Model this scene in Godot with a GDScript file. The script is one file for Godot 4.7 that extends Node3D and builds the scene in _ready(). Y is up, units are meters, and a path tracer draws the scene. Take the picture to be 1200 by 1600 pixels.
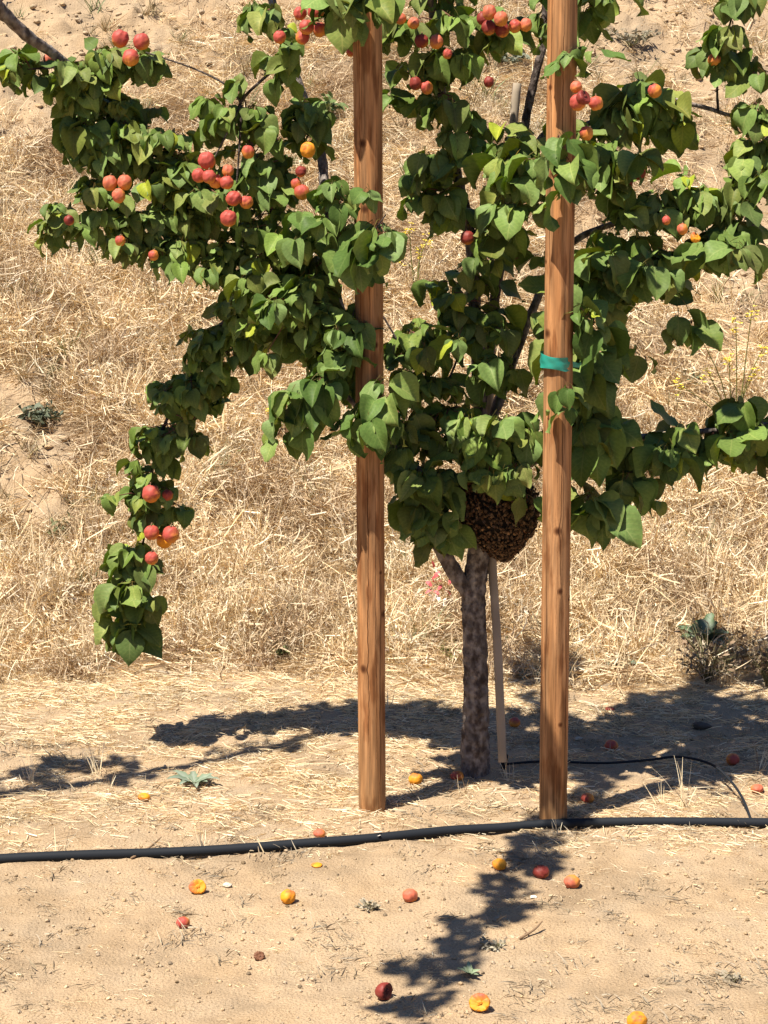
extends Node3D
# An apricot tree with a swarm of bees on its trunk, two wooden posts and a dry grassy bank behind.

var rng := RandomNumberGenerator.new()
var n_low := FastNoiseLite.new()
var n_mid := FastNoiseLite.new()
var n_fine := FastNoiseLite.new()
var n_clod := FastNoiseLite.new()
var taken := {}
var leaf_meshes := []
var fruit_meshes := {}

# ---------------------------------------------------------------- helpers
class MB:
	var v := PackedVector3Array()
	var c := PackedColorArray()
	var uv := PackedVector2Array()
	var ix := PackedInt32Array()
	func add(p: Vector3, col: Color = Color.WHITE, t: Vector2 = Vector2.ZERO) -> int:
		v.append(p); c.append(col); uv.append(t)
		return v.size() - 1
	func tri(a: int, b: int, d: int) -> void:
		ix.append(a); ix.append(b); ix.append(d)
	func quad(a: int, b: int, d: int, e: int) -> void:
		tri(a, b, d); tri(a, d, e)
	# a tube through pts; radii and colours per point
	func tube(pts: Array, radii: Array, cols: Array, sides: int = 7, rough: float = 0.0, noise: FastNoiseLite = null, close := true) -> void:
		var n := pts.size()
		var first := v.size()
		var side := Vector3.ZERO
		var length := 0.0
		for i in n:
			var d: Vector3 = (pts[mini(i + 1, n - 1)] - pts[maxi(i - 1, 0)]).normalized()
			if i == 0:
				side = d.cross(Vector3(0.31, 0.2, 0.93)).normalized()
			else:
				length += pts[i].distance_to(pts[i - 1])
				side = (side - d * side.dot(d)).normalized()
			var up := d.cross(side).normalized()
			for k in sides + 1:
				var a := TAU * (k % sides) / sides
				var dir := side * cos(a) + up * sin(a)
				var r: float = radii[i]
				if noise:
					var q: Vector3 = pts[i] + dir * r
					r *= 1.0 + rough * noise.get_noise_3d(q.x * 60.0, q.y * 30.0, q.z * 60.0)
				add(pts[i] + dir * r, cols[i], Vector2(float(k) / sides, length))
		for i in n - 1:
			for k in sides:
				var a := first + i * (sides + 1) + k
				quad(a, a + 1, a + sides + 2, a + sides + 1)
		if close:
			for e in 2:
				var i := 0 if e == 0 else n - 1
				var m := add(pts[i], cols[i])
				for k in sides:
					var a := first + i * (sides + 1) + k
					if e == 0: tri(m, a + 1, a)
					else: tri(m, a, a + 1)
	func ribbon(pts: Array, widths: Array, side: Vector3, col: Color, col_tip: Color) -> void:
		var first := v.size()
		var n := pts.size()
		for i in n:
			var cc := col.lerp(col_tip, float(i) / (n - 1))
			add(pts[i] - side * widths[i] * 0.5, cc, Vector2(0, float(i) / (n - 1)))
			add(pts[i] + side * widths[i] * 0.5, cc, Vector2(1, float(i) / (n - 1)))
		for i in n - 1:
			var a := first + i * 2
			quad(a, a + 1, a + 3, a + 2)
	func mesh(smooth := true, flip := false) -> ArrayMesh:
		var nn := PackedVector3Array()
		var vv := v; var cc := c; var tt := uv; var ii := ix
		if flip:
			for k in range(0, ii.size(), 3):
				var q := ii[k + 1]; ii[k + 1] = ii[k + 2]; ii[k + 2] = q
		if not smooth:
			vv = PackedVector3Array(); cc = PackedColorArray(); tt = PackedVector2Array(); ii = PackedInt32Array()
			for k in ix.size():
				vv.append(v[ix[k]]); cc.append(c[ix[k]]); tt.append(uv[ix[k]]); ii.append(k)
		nn.resize(vv.size())
		for k in range(0, ii.size(), 3):
			var a := vv[ii[k]]; var b := vv[ii[k + 1]]; var d := vv[ii[k + 2]]
			var nrm := (d - a).cross(b - a)
			nn[ii[k]] += nrm; nn[ii[k + 1]] += nrm; nn[ii[k + 2]] += nrm
		for k in nn.size():
			nn[k] = nn[k].normalized() if nn[k].length_squared() > 1e-20 else Vector3.UP
		var arr := []
		arr.resize(Mesh.ARRAY_MAX)
		arr[Mesh.ARRAY_VERTEX] = vv
		arr[Mesh.ARRAY_NORMAL] = nn
		arr[Mesh.ARRAY_COLOR] = cc
		arr[Mesh.ARRAY_TEX_UV] = tt
		arr[Mesh.ARRAY_INDEX] = ii
		var m := ArrayMesh.new()
		m.add_surface_from_arrays(Mesh.PRIMITIVE_TRIANGLES, arr)
		return m

func R(a: float, b: float) -> float:
	return rng.randf_range(a, b)

func numbered(called: String) -> String:
	var n: int = taken.get(called, 0)
	taken[called] = n + 1
	return called if n == 0 else "%s_%03d" % [called, n]

func tag(o: Node3D, label := "", category := "", group := "", kind := "") -> Node3D:
	if label: o.set_meta("label", label)
	if category: o.set_meta("category", category)
	if group: o.set_meta("group", group)
	if kind: o.set_meta("kind", kind)
	return o

func thing(called: String, at: Vector3, label: String, category: String, group := "") -> Node3D:
	var o := Node3D.new()
	o.name = numbered(called)
	o.position = at
	add_child(o, true)
	tag(o, label, category, group)
	return o

func part(called: String, m: Mesh, mat: Material, parent: Node, at := Vector3.ZERO) -> MeshInstance3D:
	var o := MeshInstance3D.new()
	o.name = called if parent != self else numbered(called)
	o.mesh = m
	o.material_override = mat
	o.position = at
	parent.add_child(o, true)
	return o

func scatter(called: String, m: Mesh, mat: Material, parent: Node, xf: Array, cols: Array) -> MultiMeshInstance3D:
	var mm := MultiMesh.new()
	mm.transform_format = MultiMesh.TRANSFORM_3D
	mm.use_colors = true
	mm.mesh = m
	mm.instance_count = xf.size()
	for i in xf.size():
		mm.set_instance_transform(i, xf[i])
		mm.set_instance_color(i, cols[i])
	var o := MultiMeshInstance3D.new()
	o.name = called if parent != self else numbered(called)
	o.multimesh = mm
	o.material_override = mat
	o.set_meta("kind", "stuff")
	parent.add_child(o, true)
	return o

func rough_mat(called: String, rough: float, vertex := true, col := Color.WHITE, spec := 0.4) -> StandardMaterial3D:
	var m := StandardMaterial3D.new()
	m.resource_name = called
	m.vertex_color_use_as_albedo = vertex
	m.albedo_color = col
	m.roughness = rough
	m.metallic_specular = spec
	m.cull_mode = BaseMaterial3D.CULL_DISABLED
	return m

func noise_tex(size: int, freq: float, seed_: int, lo: float, hi: float, kind := 3, octaves := 4) -> NoiseTexture2D:
	var n := FastNoiseLite.new()
	n.seed = seed_
	n.noise_type = kind
	n.frequency = freq
	n.fractal_octaves = octaves
	var t := NoiseTexture2D.new()
	t.width = size; t.height = size
	t.seamless = true
	t.noise = n
	var g := Gradient.new()
	g.colors = PackedColorArray([Color(lo, lo, lo), Color(hi, hi, hi)])
	g.offsets = PackedFloat32Array([0.15, 0.85])
	t.color_ramp = g
	return t

# ---------------------------------------------------------------- the lie of the land
func base_height(x: float, z: float) -> float:
	var t := -1.05 + 0.07 * sin(1.7 * x + 0.6) - z
	if t <= 0.0: return 0.0
	if t > 11.0: return 0.60 * 10.55 + (t - 11.0) * 0.12
	return 0.60 * (t - 0.45 * (1.0 - exp(-t / 0.45)))

func bank(x: float, z: float) -> float:      # 0 on the flat, 1 on the bank
	return clampf((-1.05 + 0.07 * sin(1.7 * x + 0.6) - z) / 0.5, 0.0, 1.0)

var bare_spots := [
	[Vector2(-1.708, -5.76), 0.85], [Vector2(-2.103, -5.486), 0.7], [Vector2(-1.015, -6.265), 0.8], [Vector2(-1.848, -4.905), 0.4],
	[Vector2(-1.654, -2.801), 0.3], [Vector2(-1.597, -2.205), 0.28], [Vector2(-1.55, -2.464), 0.3],
	[Vector2(1.423, -5.465), 0.65], [Vector2(2.05, -5.358), 0.6], [Vector2(1.805, -4.102), 0.55], [Vector2(1.514, -3.321), 0.45], [Vector2(1.038, -3.799), 0.35], [Vector2(1.3, -5.685), 0.5],
	[Vector2(1.59, -4.467), 0.4], [Vector2(1.962, -3.661), 0.5], [Vector2(0.649, -3.018), 0.2], [Vector2(1.253, -1.254), 0.17], [Vector2(-1.548, -2.699), 0.1]]

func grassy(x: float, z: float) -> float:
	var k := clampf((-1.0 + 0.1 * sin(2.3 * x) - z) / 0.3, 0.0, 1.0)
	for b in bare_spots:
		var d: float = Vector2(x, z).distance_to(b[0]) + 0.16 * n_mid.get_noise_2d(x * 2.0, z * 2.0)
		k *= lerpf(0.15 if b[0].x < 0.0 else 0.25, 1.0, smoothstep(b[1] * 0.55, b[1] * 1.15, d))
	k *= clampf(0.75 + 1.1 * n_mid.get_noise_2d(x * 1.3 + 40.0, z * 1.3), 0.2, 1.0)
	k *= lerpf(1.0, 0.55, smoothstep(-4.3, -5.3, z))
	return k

func ground(x: float, z: float) -> float:
	var b := bank(x, z)
	var h := base_height(x, z) + 0.016 * n_low.get_noise_2d(x, z) + 0.011 * n_mid.get_noise_2d(x * 1.5, z * 1.5)
	if absf(x) < 6.0 and z > -9.0 and z < 4.0:
		h += 0.0017 * n_fine.get_noise_2d(x, z)
		if b > 0.0:
			var c := n_clod.get_noise_2d(x, z)
			h += b * (0.05 * n_low.get_noise_2d(x * 2.5 + 9.0, z * 2.5) + 0.030 * n_mid.get_noise_2d(x * 2.2, z * 2.2 + 5.0) + 0.034 * maxf(0.0, c + 0.1) + 0.006 * n_fine.get_noise_2d(x * 0.6, z * 0.6))
	return h

func on_ground(p: Vector2, up := 0.0) -> Vector3:
	return Vector3(p.x, ground(p.x, p.y) + up, p.y)

func build_ground() -> void:
	var xs := PackedFloat32Array()
	var zs := PackedFloat32Array()
	var x := -60.0
	while x < 60.0:
		xs.append(x)
		var ax := absf(x)
		x += 0.0125 if ax < 1.45 else (0.03 if ax < 3.2 else maxf(0.06, (ax - 3.0) * 0.35))
	xs.append(60.0)
	var z := 40.0
	while z > -60.0:
		zs.append(z)
		z -= (maxf(0.03, (z - 2.0) * 0.4) if z > 2.05 else (0.0125 if z > -1.3 else (0.022 if z > -6.5 else maxf(0.06, (-z - 6.0) * 0.3))))
	zs.append(-60.0)
	var mb := MB.new()
	var w := xs.size()
	for j in zs.size():
		for i in w:
			var px := xs[i]; var pz := zs[j]
			var k := 0.93 + 0.22 * n_low.get_noise_2d(px * 1.7 + 30.0, pz * 1.7) + 0.16 * n_mid.get_noise_2d(px * 2.0, pz * 2.0 + 70.0)
			if pz < -0.9 and pz > -7.5 and absf(px) < 3.5: k *= lerpf(1.0, 0.55, grassy(px, pz))  # darker under grass: brown thatch, with the shade of the pits painted in
			var red := 0.05 * n_low.get_noise_2d(px * 3.0, pz * 3.0 + 20.0)
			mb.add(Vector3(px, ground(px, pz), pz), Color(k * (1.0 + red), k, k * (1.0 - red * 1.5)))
	for j in zs.size() - 1:
		for i in w - 1:
			var a := j * w + i
			mb.quad(a, a + w, a + w + 1, a + 1)
	var m := rough_mat("soil", 0.95, true, SOIL, 0.2)
	var speck := noise_tex(1024, 0.09, 5, 0.80, 1.0, 3, 4)
	speck.color_ramp.offsets = PackedFloat32Array([0.0, 0.22, 0.40, 0.62, 1.0])
	speck.color_ramp.colors = PackedColorArray([Color(0.55, 0.52, 0.50), Color(0.80, 0.78, 0.76), Color(0.93, 0.92, 0.91), Color(0.98, 0.98, 0.98), Color(1, 1, 1)])  # dark specks painted in for the tiny shadows of grains and debris
	m.albedo_texture = speck
	m.uv1_triplanar = true
	m.uv1_world_triplanar = true
	m.uv1_scale = Vector3(2.1, 2.1, 2.1)
	m.set("heightmap_enabled", true)
	m.heightmap_texture = noise_tex(1024, 0.05, 8, 0.0, 1.0, 3, 5)
	m.heightmap_scale = 0.35
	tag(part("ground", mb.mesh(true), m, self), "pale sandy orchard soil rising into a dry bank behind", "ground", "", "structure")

# ---------------------------------------------------------------- straw
func straw_colour(k: float) -> Color:
	var c := Color(0.88, 0.775, 0.565).lerp(Color(0.67, 0.545, 0.37), k)
	if rng.randf() < 0.18: c = Color(0.90, 0.83, 0.65)
	if rng.randf() < 0.09: c = Color(0.30, 0.19, 0.10)
	return c

func straw_blade(mb: MB, root: Vector3, dir: Vector3, length: float, bend: float, width: float, col: Color, segs := 4) -> Vector3:
	var pts := []
	var ws := []
	var d := dir.normalized()
	var p := root
	var sag := Vector3(R(-1, 1), R(-1.2, 0.1), R(-1, 1)).normalized()
	for i in segs + 1:
		pts.append(p)
		ws.append(width * (1.0 - 0.75 * pow(float(i) / segs, 2.0)))
		p += d * length / segs
		d = (d + sag * bend / segs).normalized()
	var side := dir.cross(Vector3(R(-1, 1), R(-0.3, 0.3), R(-1, 1))).normalized()
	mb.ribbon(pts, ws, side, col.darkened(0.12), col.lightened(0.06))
	return pts[segs]

func standing_tuft(tall: float, blades: int) -> ArrayMesh:
	var mb := MB.new()
	for i in blades:
		var col := straw_colour(rng.randf())
		var lean := Vector3(R(-0.55, 0.55), 1.0, R(-0.55, 0.55))
		var root := Vector3(R(-0.06, 0.06), -0.015, R(-0.06, 0.06))
		var tip := straw_blade(mb, root, lean, tall * R(0.45, 1.15), R(0.0, 0.9), R(0.0024, 0.0050), col)
		if rng.randf() < 0.3:       # a nodding seed head of a few husks
			for k in 5:
				straw_blade(mb, tip + Vector3(R(-.006, .006), R(-.03, .0), R(-.006, .006)), Vector3(R(-.6, .6), R(-.6, .7), R(-.6, .6)), R(0.012, 0.026), 0.2, 0.005, col.lightened(0.15), 2)
		if rng.randf() < 0.4:       # a papery leaf
			straw_blade(mb, root.lerp(tip, R(0.2, 0.7)), Vector3(R(-1, 1), R(-0.2, 0.8), R(-1, 1)), R(0.05, 0.12), 1.4, R(0.004, 0.008), col.lightened(0.1), 4)
	return mb.mesh(false)

func lodged_mat(blades: int, spread: float, high: float) -> ArrayMesh:
	var mb := MB.new()
	for i in blades:
		var a := R(0, TAU)
		var col := straw_colour(rng.randf())
		var root := Vector3(R(-spread, spread), R(0.0, high), R(-spread, spread))
		straw_blade(mb, root, Vector3(cos(a), R(-0.12, 0.35), sin(a)), R(0.06, 0.2), R(0.1, 0.7), R(0.0024, 0.0050) * (1.9 if rng.randf() < 0.12 else 1.0), col)
	return mb.mesh(false)

func litter_bits(blades: int, spread: float) -> ArrayMesh:
	var mb := MB.new()
	for i in blades:
		var a := R(0, TAU)
		var col := straw_colour(R(0.0, 0.8))
		straw_blade(mb, Vector3(R(-spread, spread), R(0.002, 0.008), R(-spread, spread)), Vector3(cos(a), R(-0.04, 0.1), sin(a)), R(0.02, 0.10), R(0.0, 0.35), R(0.002, 0.0042), col, 3)
	return mb.mesh(false)

func align(p: Vector2, turn: float, s: float, upright := 0.5) -> Transform3D:
	var e := 0.05
	var n := Vector3(ground(p.x - e, p.y) - ground(p.x + e, p.y), 2 * e, ground(p.x, p.y - e) - ground(p.x, p.y + e)).normalized()
	n = n.lerp(Vector3.UP, upright).normalized()
	var xx := n.cross(Vector3(sin(turn), 0, cos(turn))).normalized()
	return Transform3D(Basis(xx, n, xx.cross(n)).scaled(Vector3(s, s, s)), on_ground(p))

func tint(spread := 0.16) -> Color:
	var k := R(1.0 - spread, 1.0 + spread)
	var w := R(-0.05, 0.05)
	return Color(k * (1.0 + w), k, k * (1.0 - w * 2.0))

func build_straw() -> void:
	var mat := rough_mat("straw", 0.65, true, STRAW, 0.35)
	mat.backlight_enabled = true
	mat.backlight = Color(0.6, 0.52, 0.36)
	var holder := thing("dry_grass", Vector3.ZERO, "dense dry straw-coloured grass covering the bank behind the tree", "grass")
	tag(holder, "", "", "", "stuff")
	var stands := [standing_tuft(0.25, 15), standing_tuft(0.18, 18), standing_tuft(0.22, 14), standing_tuft(0.13, 20)]
	var mats := [lodged_mat(26, 0.09, 0.05), lodged_mat(24, 0.08, 0.035), lodged_mat(28, 0.1, 0.06), lodged_mat(22, 0.09, 0.045)]
	var xf := [[], [], [], [], [], [], [], []]
	var cc := [[], [], [], [], [], [], [], []]
	for i in 52000:
		var p := Vector2(R(-3.4, 3.4), R(-7.2, -0.9))
		var half := 0.178 * (7.6 - p.y) + 0.55
		if absf(p.x) > half: continue
		var g := grassy(p.x, p.y)
		if rng.randf() > g: continue
		var up := clampf(0.22 + 0.9 * n_low.get_noise_2d(p.x * 1.6 + 11.0, p.y * 1.6), 0.05, 0.75)
		if p.y > -2.3: up = minf(0.75, up + 0.18)
		if p.y < -4.2: up *= 0.5
		var clump := clampf(0.85 + 0.5 * n_mid.get_noise_2d(p.x + 3.0, p.y), 0.5, 1.3)
		var k := (0 if rng.randf() < 0.55 else 1) if rng.randf() < 0.5 else (2 if rng.randf() < 0.4 else 3)
		if rng.randf() > up: k += 4
		var s := R(0.7, 1.15) * clump * (0.8 if p.y < -3.8 else 1.0)
		xf[k].append(align(p, R(0, TAU), s, 0.75 if k < 4 else 0.1))
		var t := tint(0.2)
		var brown := clampf(n_low.get_noise_2d(p.x * 2.2 - 20.0, p.y * 2.2) * 1.6 + R(-0.15, 0.15), 0.0, 0.75)
		cc[k].append(Color(t.r, t.g, t.b).lerp(Color(0.55, 0.47, 0.42), brown))
	for k in 8:
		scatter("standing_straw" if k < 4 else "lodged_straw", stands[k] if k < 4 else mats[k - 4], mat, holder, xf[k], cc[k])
	# weeds gone brown and grey among the straw
	var wm := MB.new()
	for i in 22:
		var gc := Color(0.26, 0.25, 0.15).lerp(Color(0.30, 0.22, 0.14), rng.randf())
		straw_blade(wm, Vector3(R(-.04, .04), -.01, R(-.04, .04)), Vector3(R(-.7, .7), 1.0, R(-.7, .7)), R(0.06, 0.17), R(0.1, 0.9), R(0.003, 0.007), gc, 4)
	var wx := []
	var wc := []
	for i in 1500:
		var p := Vector2(R(-2.6, 2.6), R(-6.5, -1.15))
		if n_low.get_noise_2d(p.x * 2.6 + 70.0, p.y * 2.6) < 0.12: continue
		wx.append(align(p, R(0, TAU), R(0.5, 1.2), 0.6))
		var gv := tint(0.25)
		wc.append(gv if rng.randf() < 0.6 else gv * Color(0.75, 1.0, 0.8))
	var under := thing("undergrowth", Vector3.ZERO, "brown and grey-green withered weeds mixed through the straw on the bank", "undergrowth")
	tag(under, "", "", "", "stuff")
	scatter("withered_weeds", wm.mesh(false), mat, under, wx, wc)
	# straw that lies about on the flat soil
	var lit := thing("straw_litter", Vector3.ZERO, "loose pale straw bits lying on the flat sandy soil", "straw")
	tag(lit, "", "", "", "stuff")
	var bits := [litter_bits(14, 0.07), litter_bits(12, 0.06), litter_bits(18, 0.09)]
	var lx := [[], [], []]
	var lc := [[], [], []]
	for i in 24000:
		var p := Vector2(R(-2.0, 2.0), R(-1.25, 2.6))
		if absf(p.x) > 0.178 * (7.6 - p.y) + 0.4: continue
		var dens := 0.10 + 0.75 * smoothstep(0.75, 0.15, p.y + 0.12 * p.x) * clampf(0.5 + 1.5 * n_mid.get_noise_2d(p.x * 1.1 + 60.0, p.y * 1.1), 0.0, 1.0)
		dens += 0.7 * smoothstep(-0.55, -0.95, p.y)
		if p.y > 0.2 and p.y < 0.75 and p.x > 0.4: dens += 0.25
		if p.y < 0.2 and p.x > 0.3 and p.y > -0.8: dens *= 0.5
		dens *= clampf(0.7 + 1.4 * n_low.get_noise_2d(p.x * 3.0, p.y * 3.0 + 14.0), 0.1, 1.2)
		if rng.randf() > dens: continue
		var k := rng.randi() % 3
		var front := smoothstep(0.6, 0.95, p.y)
		lx[k].append(align(p, R(0, TAU), R(0.45, 0.95) * lerpf(1.0, 0.45, front), 0.0))
		lc[k].append(tint(0.2))
	for k in 3: scatter("straw_bits", bits[k], mat, lit, lx[k], lc[k])

# ---------------------------------------------------------------- clods and pebbles
func lump(seed_: int, detail := 6, rough := 0.35) -> ArrayMesh:
	var n := FastNoiseLite.new()
	n.seed = seed_
	n.frequency = 0.9
	var mb := MB.new()
	for j in detail + 1:
		for i in detail * 2 + 1:
			var th := PI * j / detail
			var ph := TAU * (i % (detail * 2)) / (detail * 2)
			var d := Vector3(sin(th) * cos(ph), cos(th), sin(th) * sin(ph))
			mb.add(d * (1.0 + rough * n.get_noise_3d(d.x * 1.6, d.y * 1.6, d.z * 1.6) * 2.0) * Vector3(1, 0.72, 0.9))
	var w := detail * 2 + 1
	for j in detail:
		for i in detail * 2:
			var a := j * w + i
			mb.quad(a, a + 1, a + w + 1, a + w)
	return mb.mesh(true)

func build_clods() -> void:
	var m := rough_mat("clod_soil", 0.95, true, SOIL, 0.2)
	m.set("heightmap_enabled", true)
	m.uv1_triplanar = true
	m.uv1_world_triplanar = true
	m.uv1_scale = Vector3(4, 4, 4)
	m.heightmap_texture = noise_tex(512, 0.05, 8, 0.0, 1.0, 3, 5)
	m.heightmap_scale = 0.6
	var xf := [[], [], []]
	var cc := [[], [], []]
	for i in 16000:
		var p := Vector2(R(-3.2, 3.2), R(-7.0, -1.2))
		var g := grassy(p.x, p.y)
		if rng.randf() < g * 1.5: continue
		var s := 0.005 + 0.022 * pow(rng.randf(), 6.0)
		var k := rng.randi() % 3
		xf[k].append(Transform3D(Basis.from_euler(Vector3(R(-.5, .5), R(0, TAU), R(-.5, .5))).scaled(Vector3(s, s * 0.75, s)), on_ground(p, s * 0.05)))
		cc[k].append(tint(0.06))
	var holder := thing("soil_clods", Vector3.ZERO, "crumbled dry soil clods on the bare patches of the bank", "soil clods")
	tag(holder, "", "", "", "stuff")
	for k in 3: scatter("soil_clod", lump(20 + k, 5), m, holder, xf[k], cc[k])
	# grit and crumbs on the flat
	xf = [[], [], []]; cc = [[], [], []]
	for i in 36000:
		var p := Vector2(R(-1.9, 1.9), R(-1.1, 2.5))
		if absf(p.x) > 0.178 * (7.6 - p.y) + 0.25: continue
		if rng.randf() > clampf(0.5 + 1.3 * n_mid.get_noise_2d(p.x * 1.4, p.y * 1.4 + 31.0), 0.08, 1.0): continue
		var s := 0.0015 + 0.0062 * pow(rng.randf(), 6.0)
		var k := rng.randi() % 3
		xf[k].append(Transform3D(Basis.from_euler(Vector3(R(-.5, .5), R(0, TAU), R(-.5, .5))).scaled(Vector3(s, s, s)), on_ground(p, s * 0.3)))
		var t := tint(0.18)
		if rng.randf() < 0.12: t = t * 1.3
		if rng.randf() < 0.10: t = t * 0.45
		cc[k].append(t)
	holder = thing("grit", Vector3.ZERO, "grit and soil crumbs strewn over the flat sandy ground", "grit")
	tag(holder, "", "", "", "stuff")
	for k in 3: scatter("soil_crumb", lump(30 + k, 4), m, holder, xf[k], cc[k])
	# dark dry plant crumbs
	var mb := MB.new()
	for i in 16:
		straw_blade(mb, Vector3(R(-.05, .05), R(0.001, 0.008), R(-.05, .05)), Vector3(R(-1, 1), R(0, .35), R(-1, 1)), R(0.015, 0.06), R(0.2, 1.2), R(0.002, 0.0045), Color(0.22, 0.17, 0.11).lerp(Color(0.40, 0.33, 0.22), rng.randf()), 3)
	var bits := mb.mesh(false)
	var bx := []
	var bc := []
	for i in 2400:
		var p := Vector2(R(-1.9, 1.9), R(-0.9, 2.5))
		if rng.randf() > clampf(0.25 + 1.6 * n_low.get_noise_2d(p.x * 2.0 + 5.0, p.y * 2.0), 0.03, 0.8): continue
		bx.append(align(p, R(0, TAU), R(0.3, 1.05), 0.0))
		bc.append(tint(0.25))
	var deb := thing("plant_debris", Vector3.ZERO, "small dark dried weed crumbs on the foreground soil", "debris")
	tag(deb, "", "", "", "stuff")
	scatter("weed_crumbs", bits, rough_mat("debris", 0.9), deb, bx, bc)

# ---------------------------------------------------------------- leaves
func leaf_mesh(fold: float, curl: float, wave: float, wide: float, twist: float) -> ArrayMesh:
	var mb := MB.new()
	var ts := [0.0, 0.05, 0.15, 0.3, 0.48, 0.65, 0.8, 0.92, 1.0]
	var fs := [0.0, 0.52, 0.86, 1.0, 0.92, 0.70, 0.40, 0.15, 0.0]
	var p := Vector3.ZERO
	var ang := 0.0
	for j in ts.size():
		if j > 0:
			var dt: float = ts[j] - ts[j - 1]
			ang = curl * pow(ts[j], 1.4)
			p += Vector3(0, -sin(ang), cos(ang)) * dt
		var up := Vector3(0, cos(ang), sin(ang))
		for k in 5:
			var s := (k - 2) * 0.5
			var w: float = fs[j] * wide
			var lift: float = fold * absf(s) * w * (1.0 - 0.35 * absf(s)) + wave * absf(s) * sin(ts[j] * 11.0 + signf(s) * 1.3 + fold * 9.0) + twist * s * ts[j] * 0.2
			var back := -0.07 * absf(s) * (1.0 - smoothstep(0.0, 0.2, ts[j]))     # heart-shaped base
			mb.add(p + Vector3(s * w, 0, back) + up * lift, Color.WHITE, Vector2(0.5 + 0.5 * s * fs[j], ts[j]))
	for j in ts.size() - 1:
		for k in 4:
			var a := j * 5 + k
			mb.quad(a, a + 1, a + 6, a + 5)
	# the stalk
	var red := Color(1.6, 0.55, 0.6)
	mb.tube([Vector3(0, 0.01, -0.36), Vector3(0, 0.025, -0.18), Vector3(0, 0, 0.02)], [0.011, 0.010, 0.009], [red, red, Color.WHITE], 4, 0.0, null, false)
	return mb.mesh(true)

func leaf_texture() -> ImageTexture:
	var im := Image.create(96, 160, false, Image.FORMAT_RGB8)
	var n := FastNoiseLite.new()
	n.seed = 77
	n.frequency = 0.06
	for y in 160:
		for x in 96:
			var u := (x + 0.5) / 96.0 * 2.0 - 1.0
			var v := (y + 0.5) / 160.0
			var k := 0.90 + 0.10 * n.get_noise_2d(x, y)
			var vein := exp(-pow(u / 0.028, 2.0)) * 0.9
			var q := fposmod((v - absf(u) * 0.42) * 7.5, 1.0)
			vein = maxf(vein, exp(-pow((q - 0.5) / 0.07, 2.0)) * 0.42 * clampf(1.15 - absf(u), 0, 1))
			k += vein * 0.16
			im.set_pixel(x, y, Color(clampf(k * (0.93 + vein * 0.2), 0, 1), clampf(k, 0, 1), clampf(k * (0.92 + vein * 0.12), 0, 1)))
	return ImageTexture.create_from_image(im)

func leaf_material(tex: Texture2D, col: Color) -> StandardMaterial3D:
	var m := rough_mat("leaf", 0.52, true, col, 0.24)
	m.albedo_texture = tex
	m.backlight_enabled = true
	m.backlight = Color(0.54, 0.56, 0.12)
	return m

# spurs of leaves along a shoot: leaf places are gathered in out.xf / out.cc, the spur twigs in out.twigs
func spray(out: Dictionary, path: Array, spurs: int, spread: float, size := 0.088, per := 5.8) -> void:
	var total := 0.0
	for i in path.size() - 1: total += path[i].distance_to(path[i + 1])
	for s in spurs:
		var u := (s + rng.randf()) / spurs
		var full := clampf(0.72 + 0.9 * n_low.get_noise_2d(u * total * 9.0, path[0].x * 37.0 + path[0].y * 11.0), 0.25, 1.35)
		if rng.randf() > 0.55 + 0.6 * full: continue
		var t := total * clampf(u + 0.12 / (0.2 + total * 4.0) * sin(u * total * 30.0 + path[0].x * 20.0), 0.0, 1.0)
		var i := 0
		while i < path.size() - 2 and t > path[i].distance_to(path[i + 1]):
			t -= path[i].distance_to(path[i + 1])
			i += 1
		var along: Vector3 = path[i + 1] - path[i]
		var b: Vector3 = path[i] + along * clampf(t / along.length(), 0, 1)
		var o := Vector3(R(-1, 1), R(-0.55, 0.75), R(-1, 1)).normalized()
		o = (o - along.normalized() * o.dot(along.normalized()) * 0.5).normalized()
		var q := b + o * spread * full * (0.15 + 1.15 * pow(rng.randf(), 1.4))
		var mid := b.lerp(q, 0.5) + Vector3(0, 0.01, 0)
		var red := Color(0.16, 0.07, 0.05)
		out.twigs.tube([b, mid, q], [0.0022, 0.0019, 0.0014], [red, red, red], 4, 0.0, null, false)
		var n := int(per + rng.randf())
		for k in n:
			var a := TAU * (k + R(-0.3, 0.3)) / n
			var flat := Vector3(cos(a), R(-0.1, 0.35), sin(a))
			flat = (flat + o * 0.45 + Vector3(-0.28, 0, 0.38)).normalized()     # leaves turn to the sun
			var l := size * 0.90 * R(0.55, 1.25)
			if rng.randf() < 0.22: l *= 0.6
			var stalk := l * 0.36
			var at := q + flat * stalk * 0.9 + Vector3(0, -0.012, 0) * R(0, 1)
			var droop := R(0.15, 1.0) + 1.5 * pow(rng.randf(), 1.5)
			var dir := (flat + Vector3(0, -droop, 0) + Vector3(R(-.3, .3), 0, R(-.3, .3))).normalized()
			var nrm := (flat * R(0.2, 1.0) + Vector3(R(-.8, .8), R(0.2, 0.9), R(-.6, .8)) + Vector3(-0.25, 0.5, 0.22))
			var xx := nrm.cross(dir).normalized()
			nrm = dir.cross(xx).normalized()
			out.xf.append(Transform3D(Basis(xx * l, nrm * l, dir * l), at))
			var g := R(0.72, 1.4)
			var yel := 1.0 + maxf(0.0, R(-0.5, 0.35))
			out.cc.append(Color(g * yel, g, g * R(0.8, 1.25)) if rng.randf() > 0.025 else Color(2.2, 1.7, 0.7))

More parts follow.
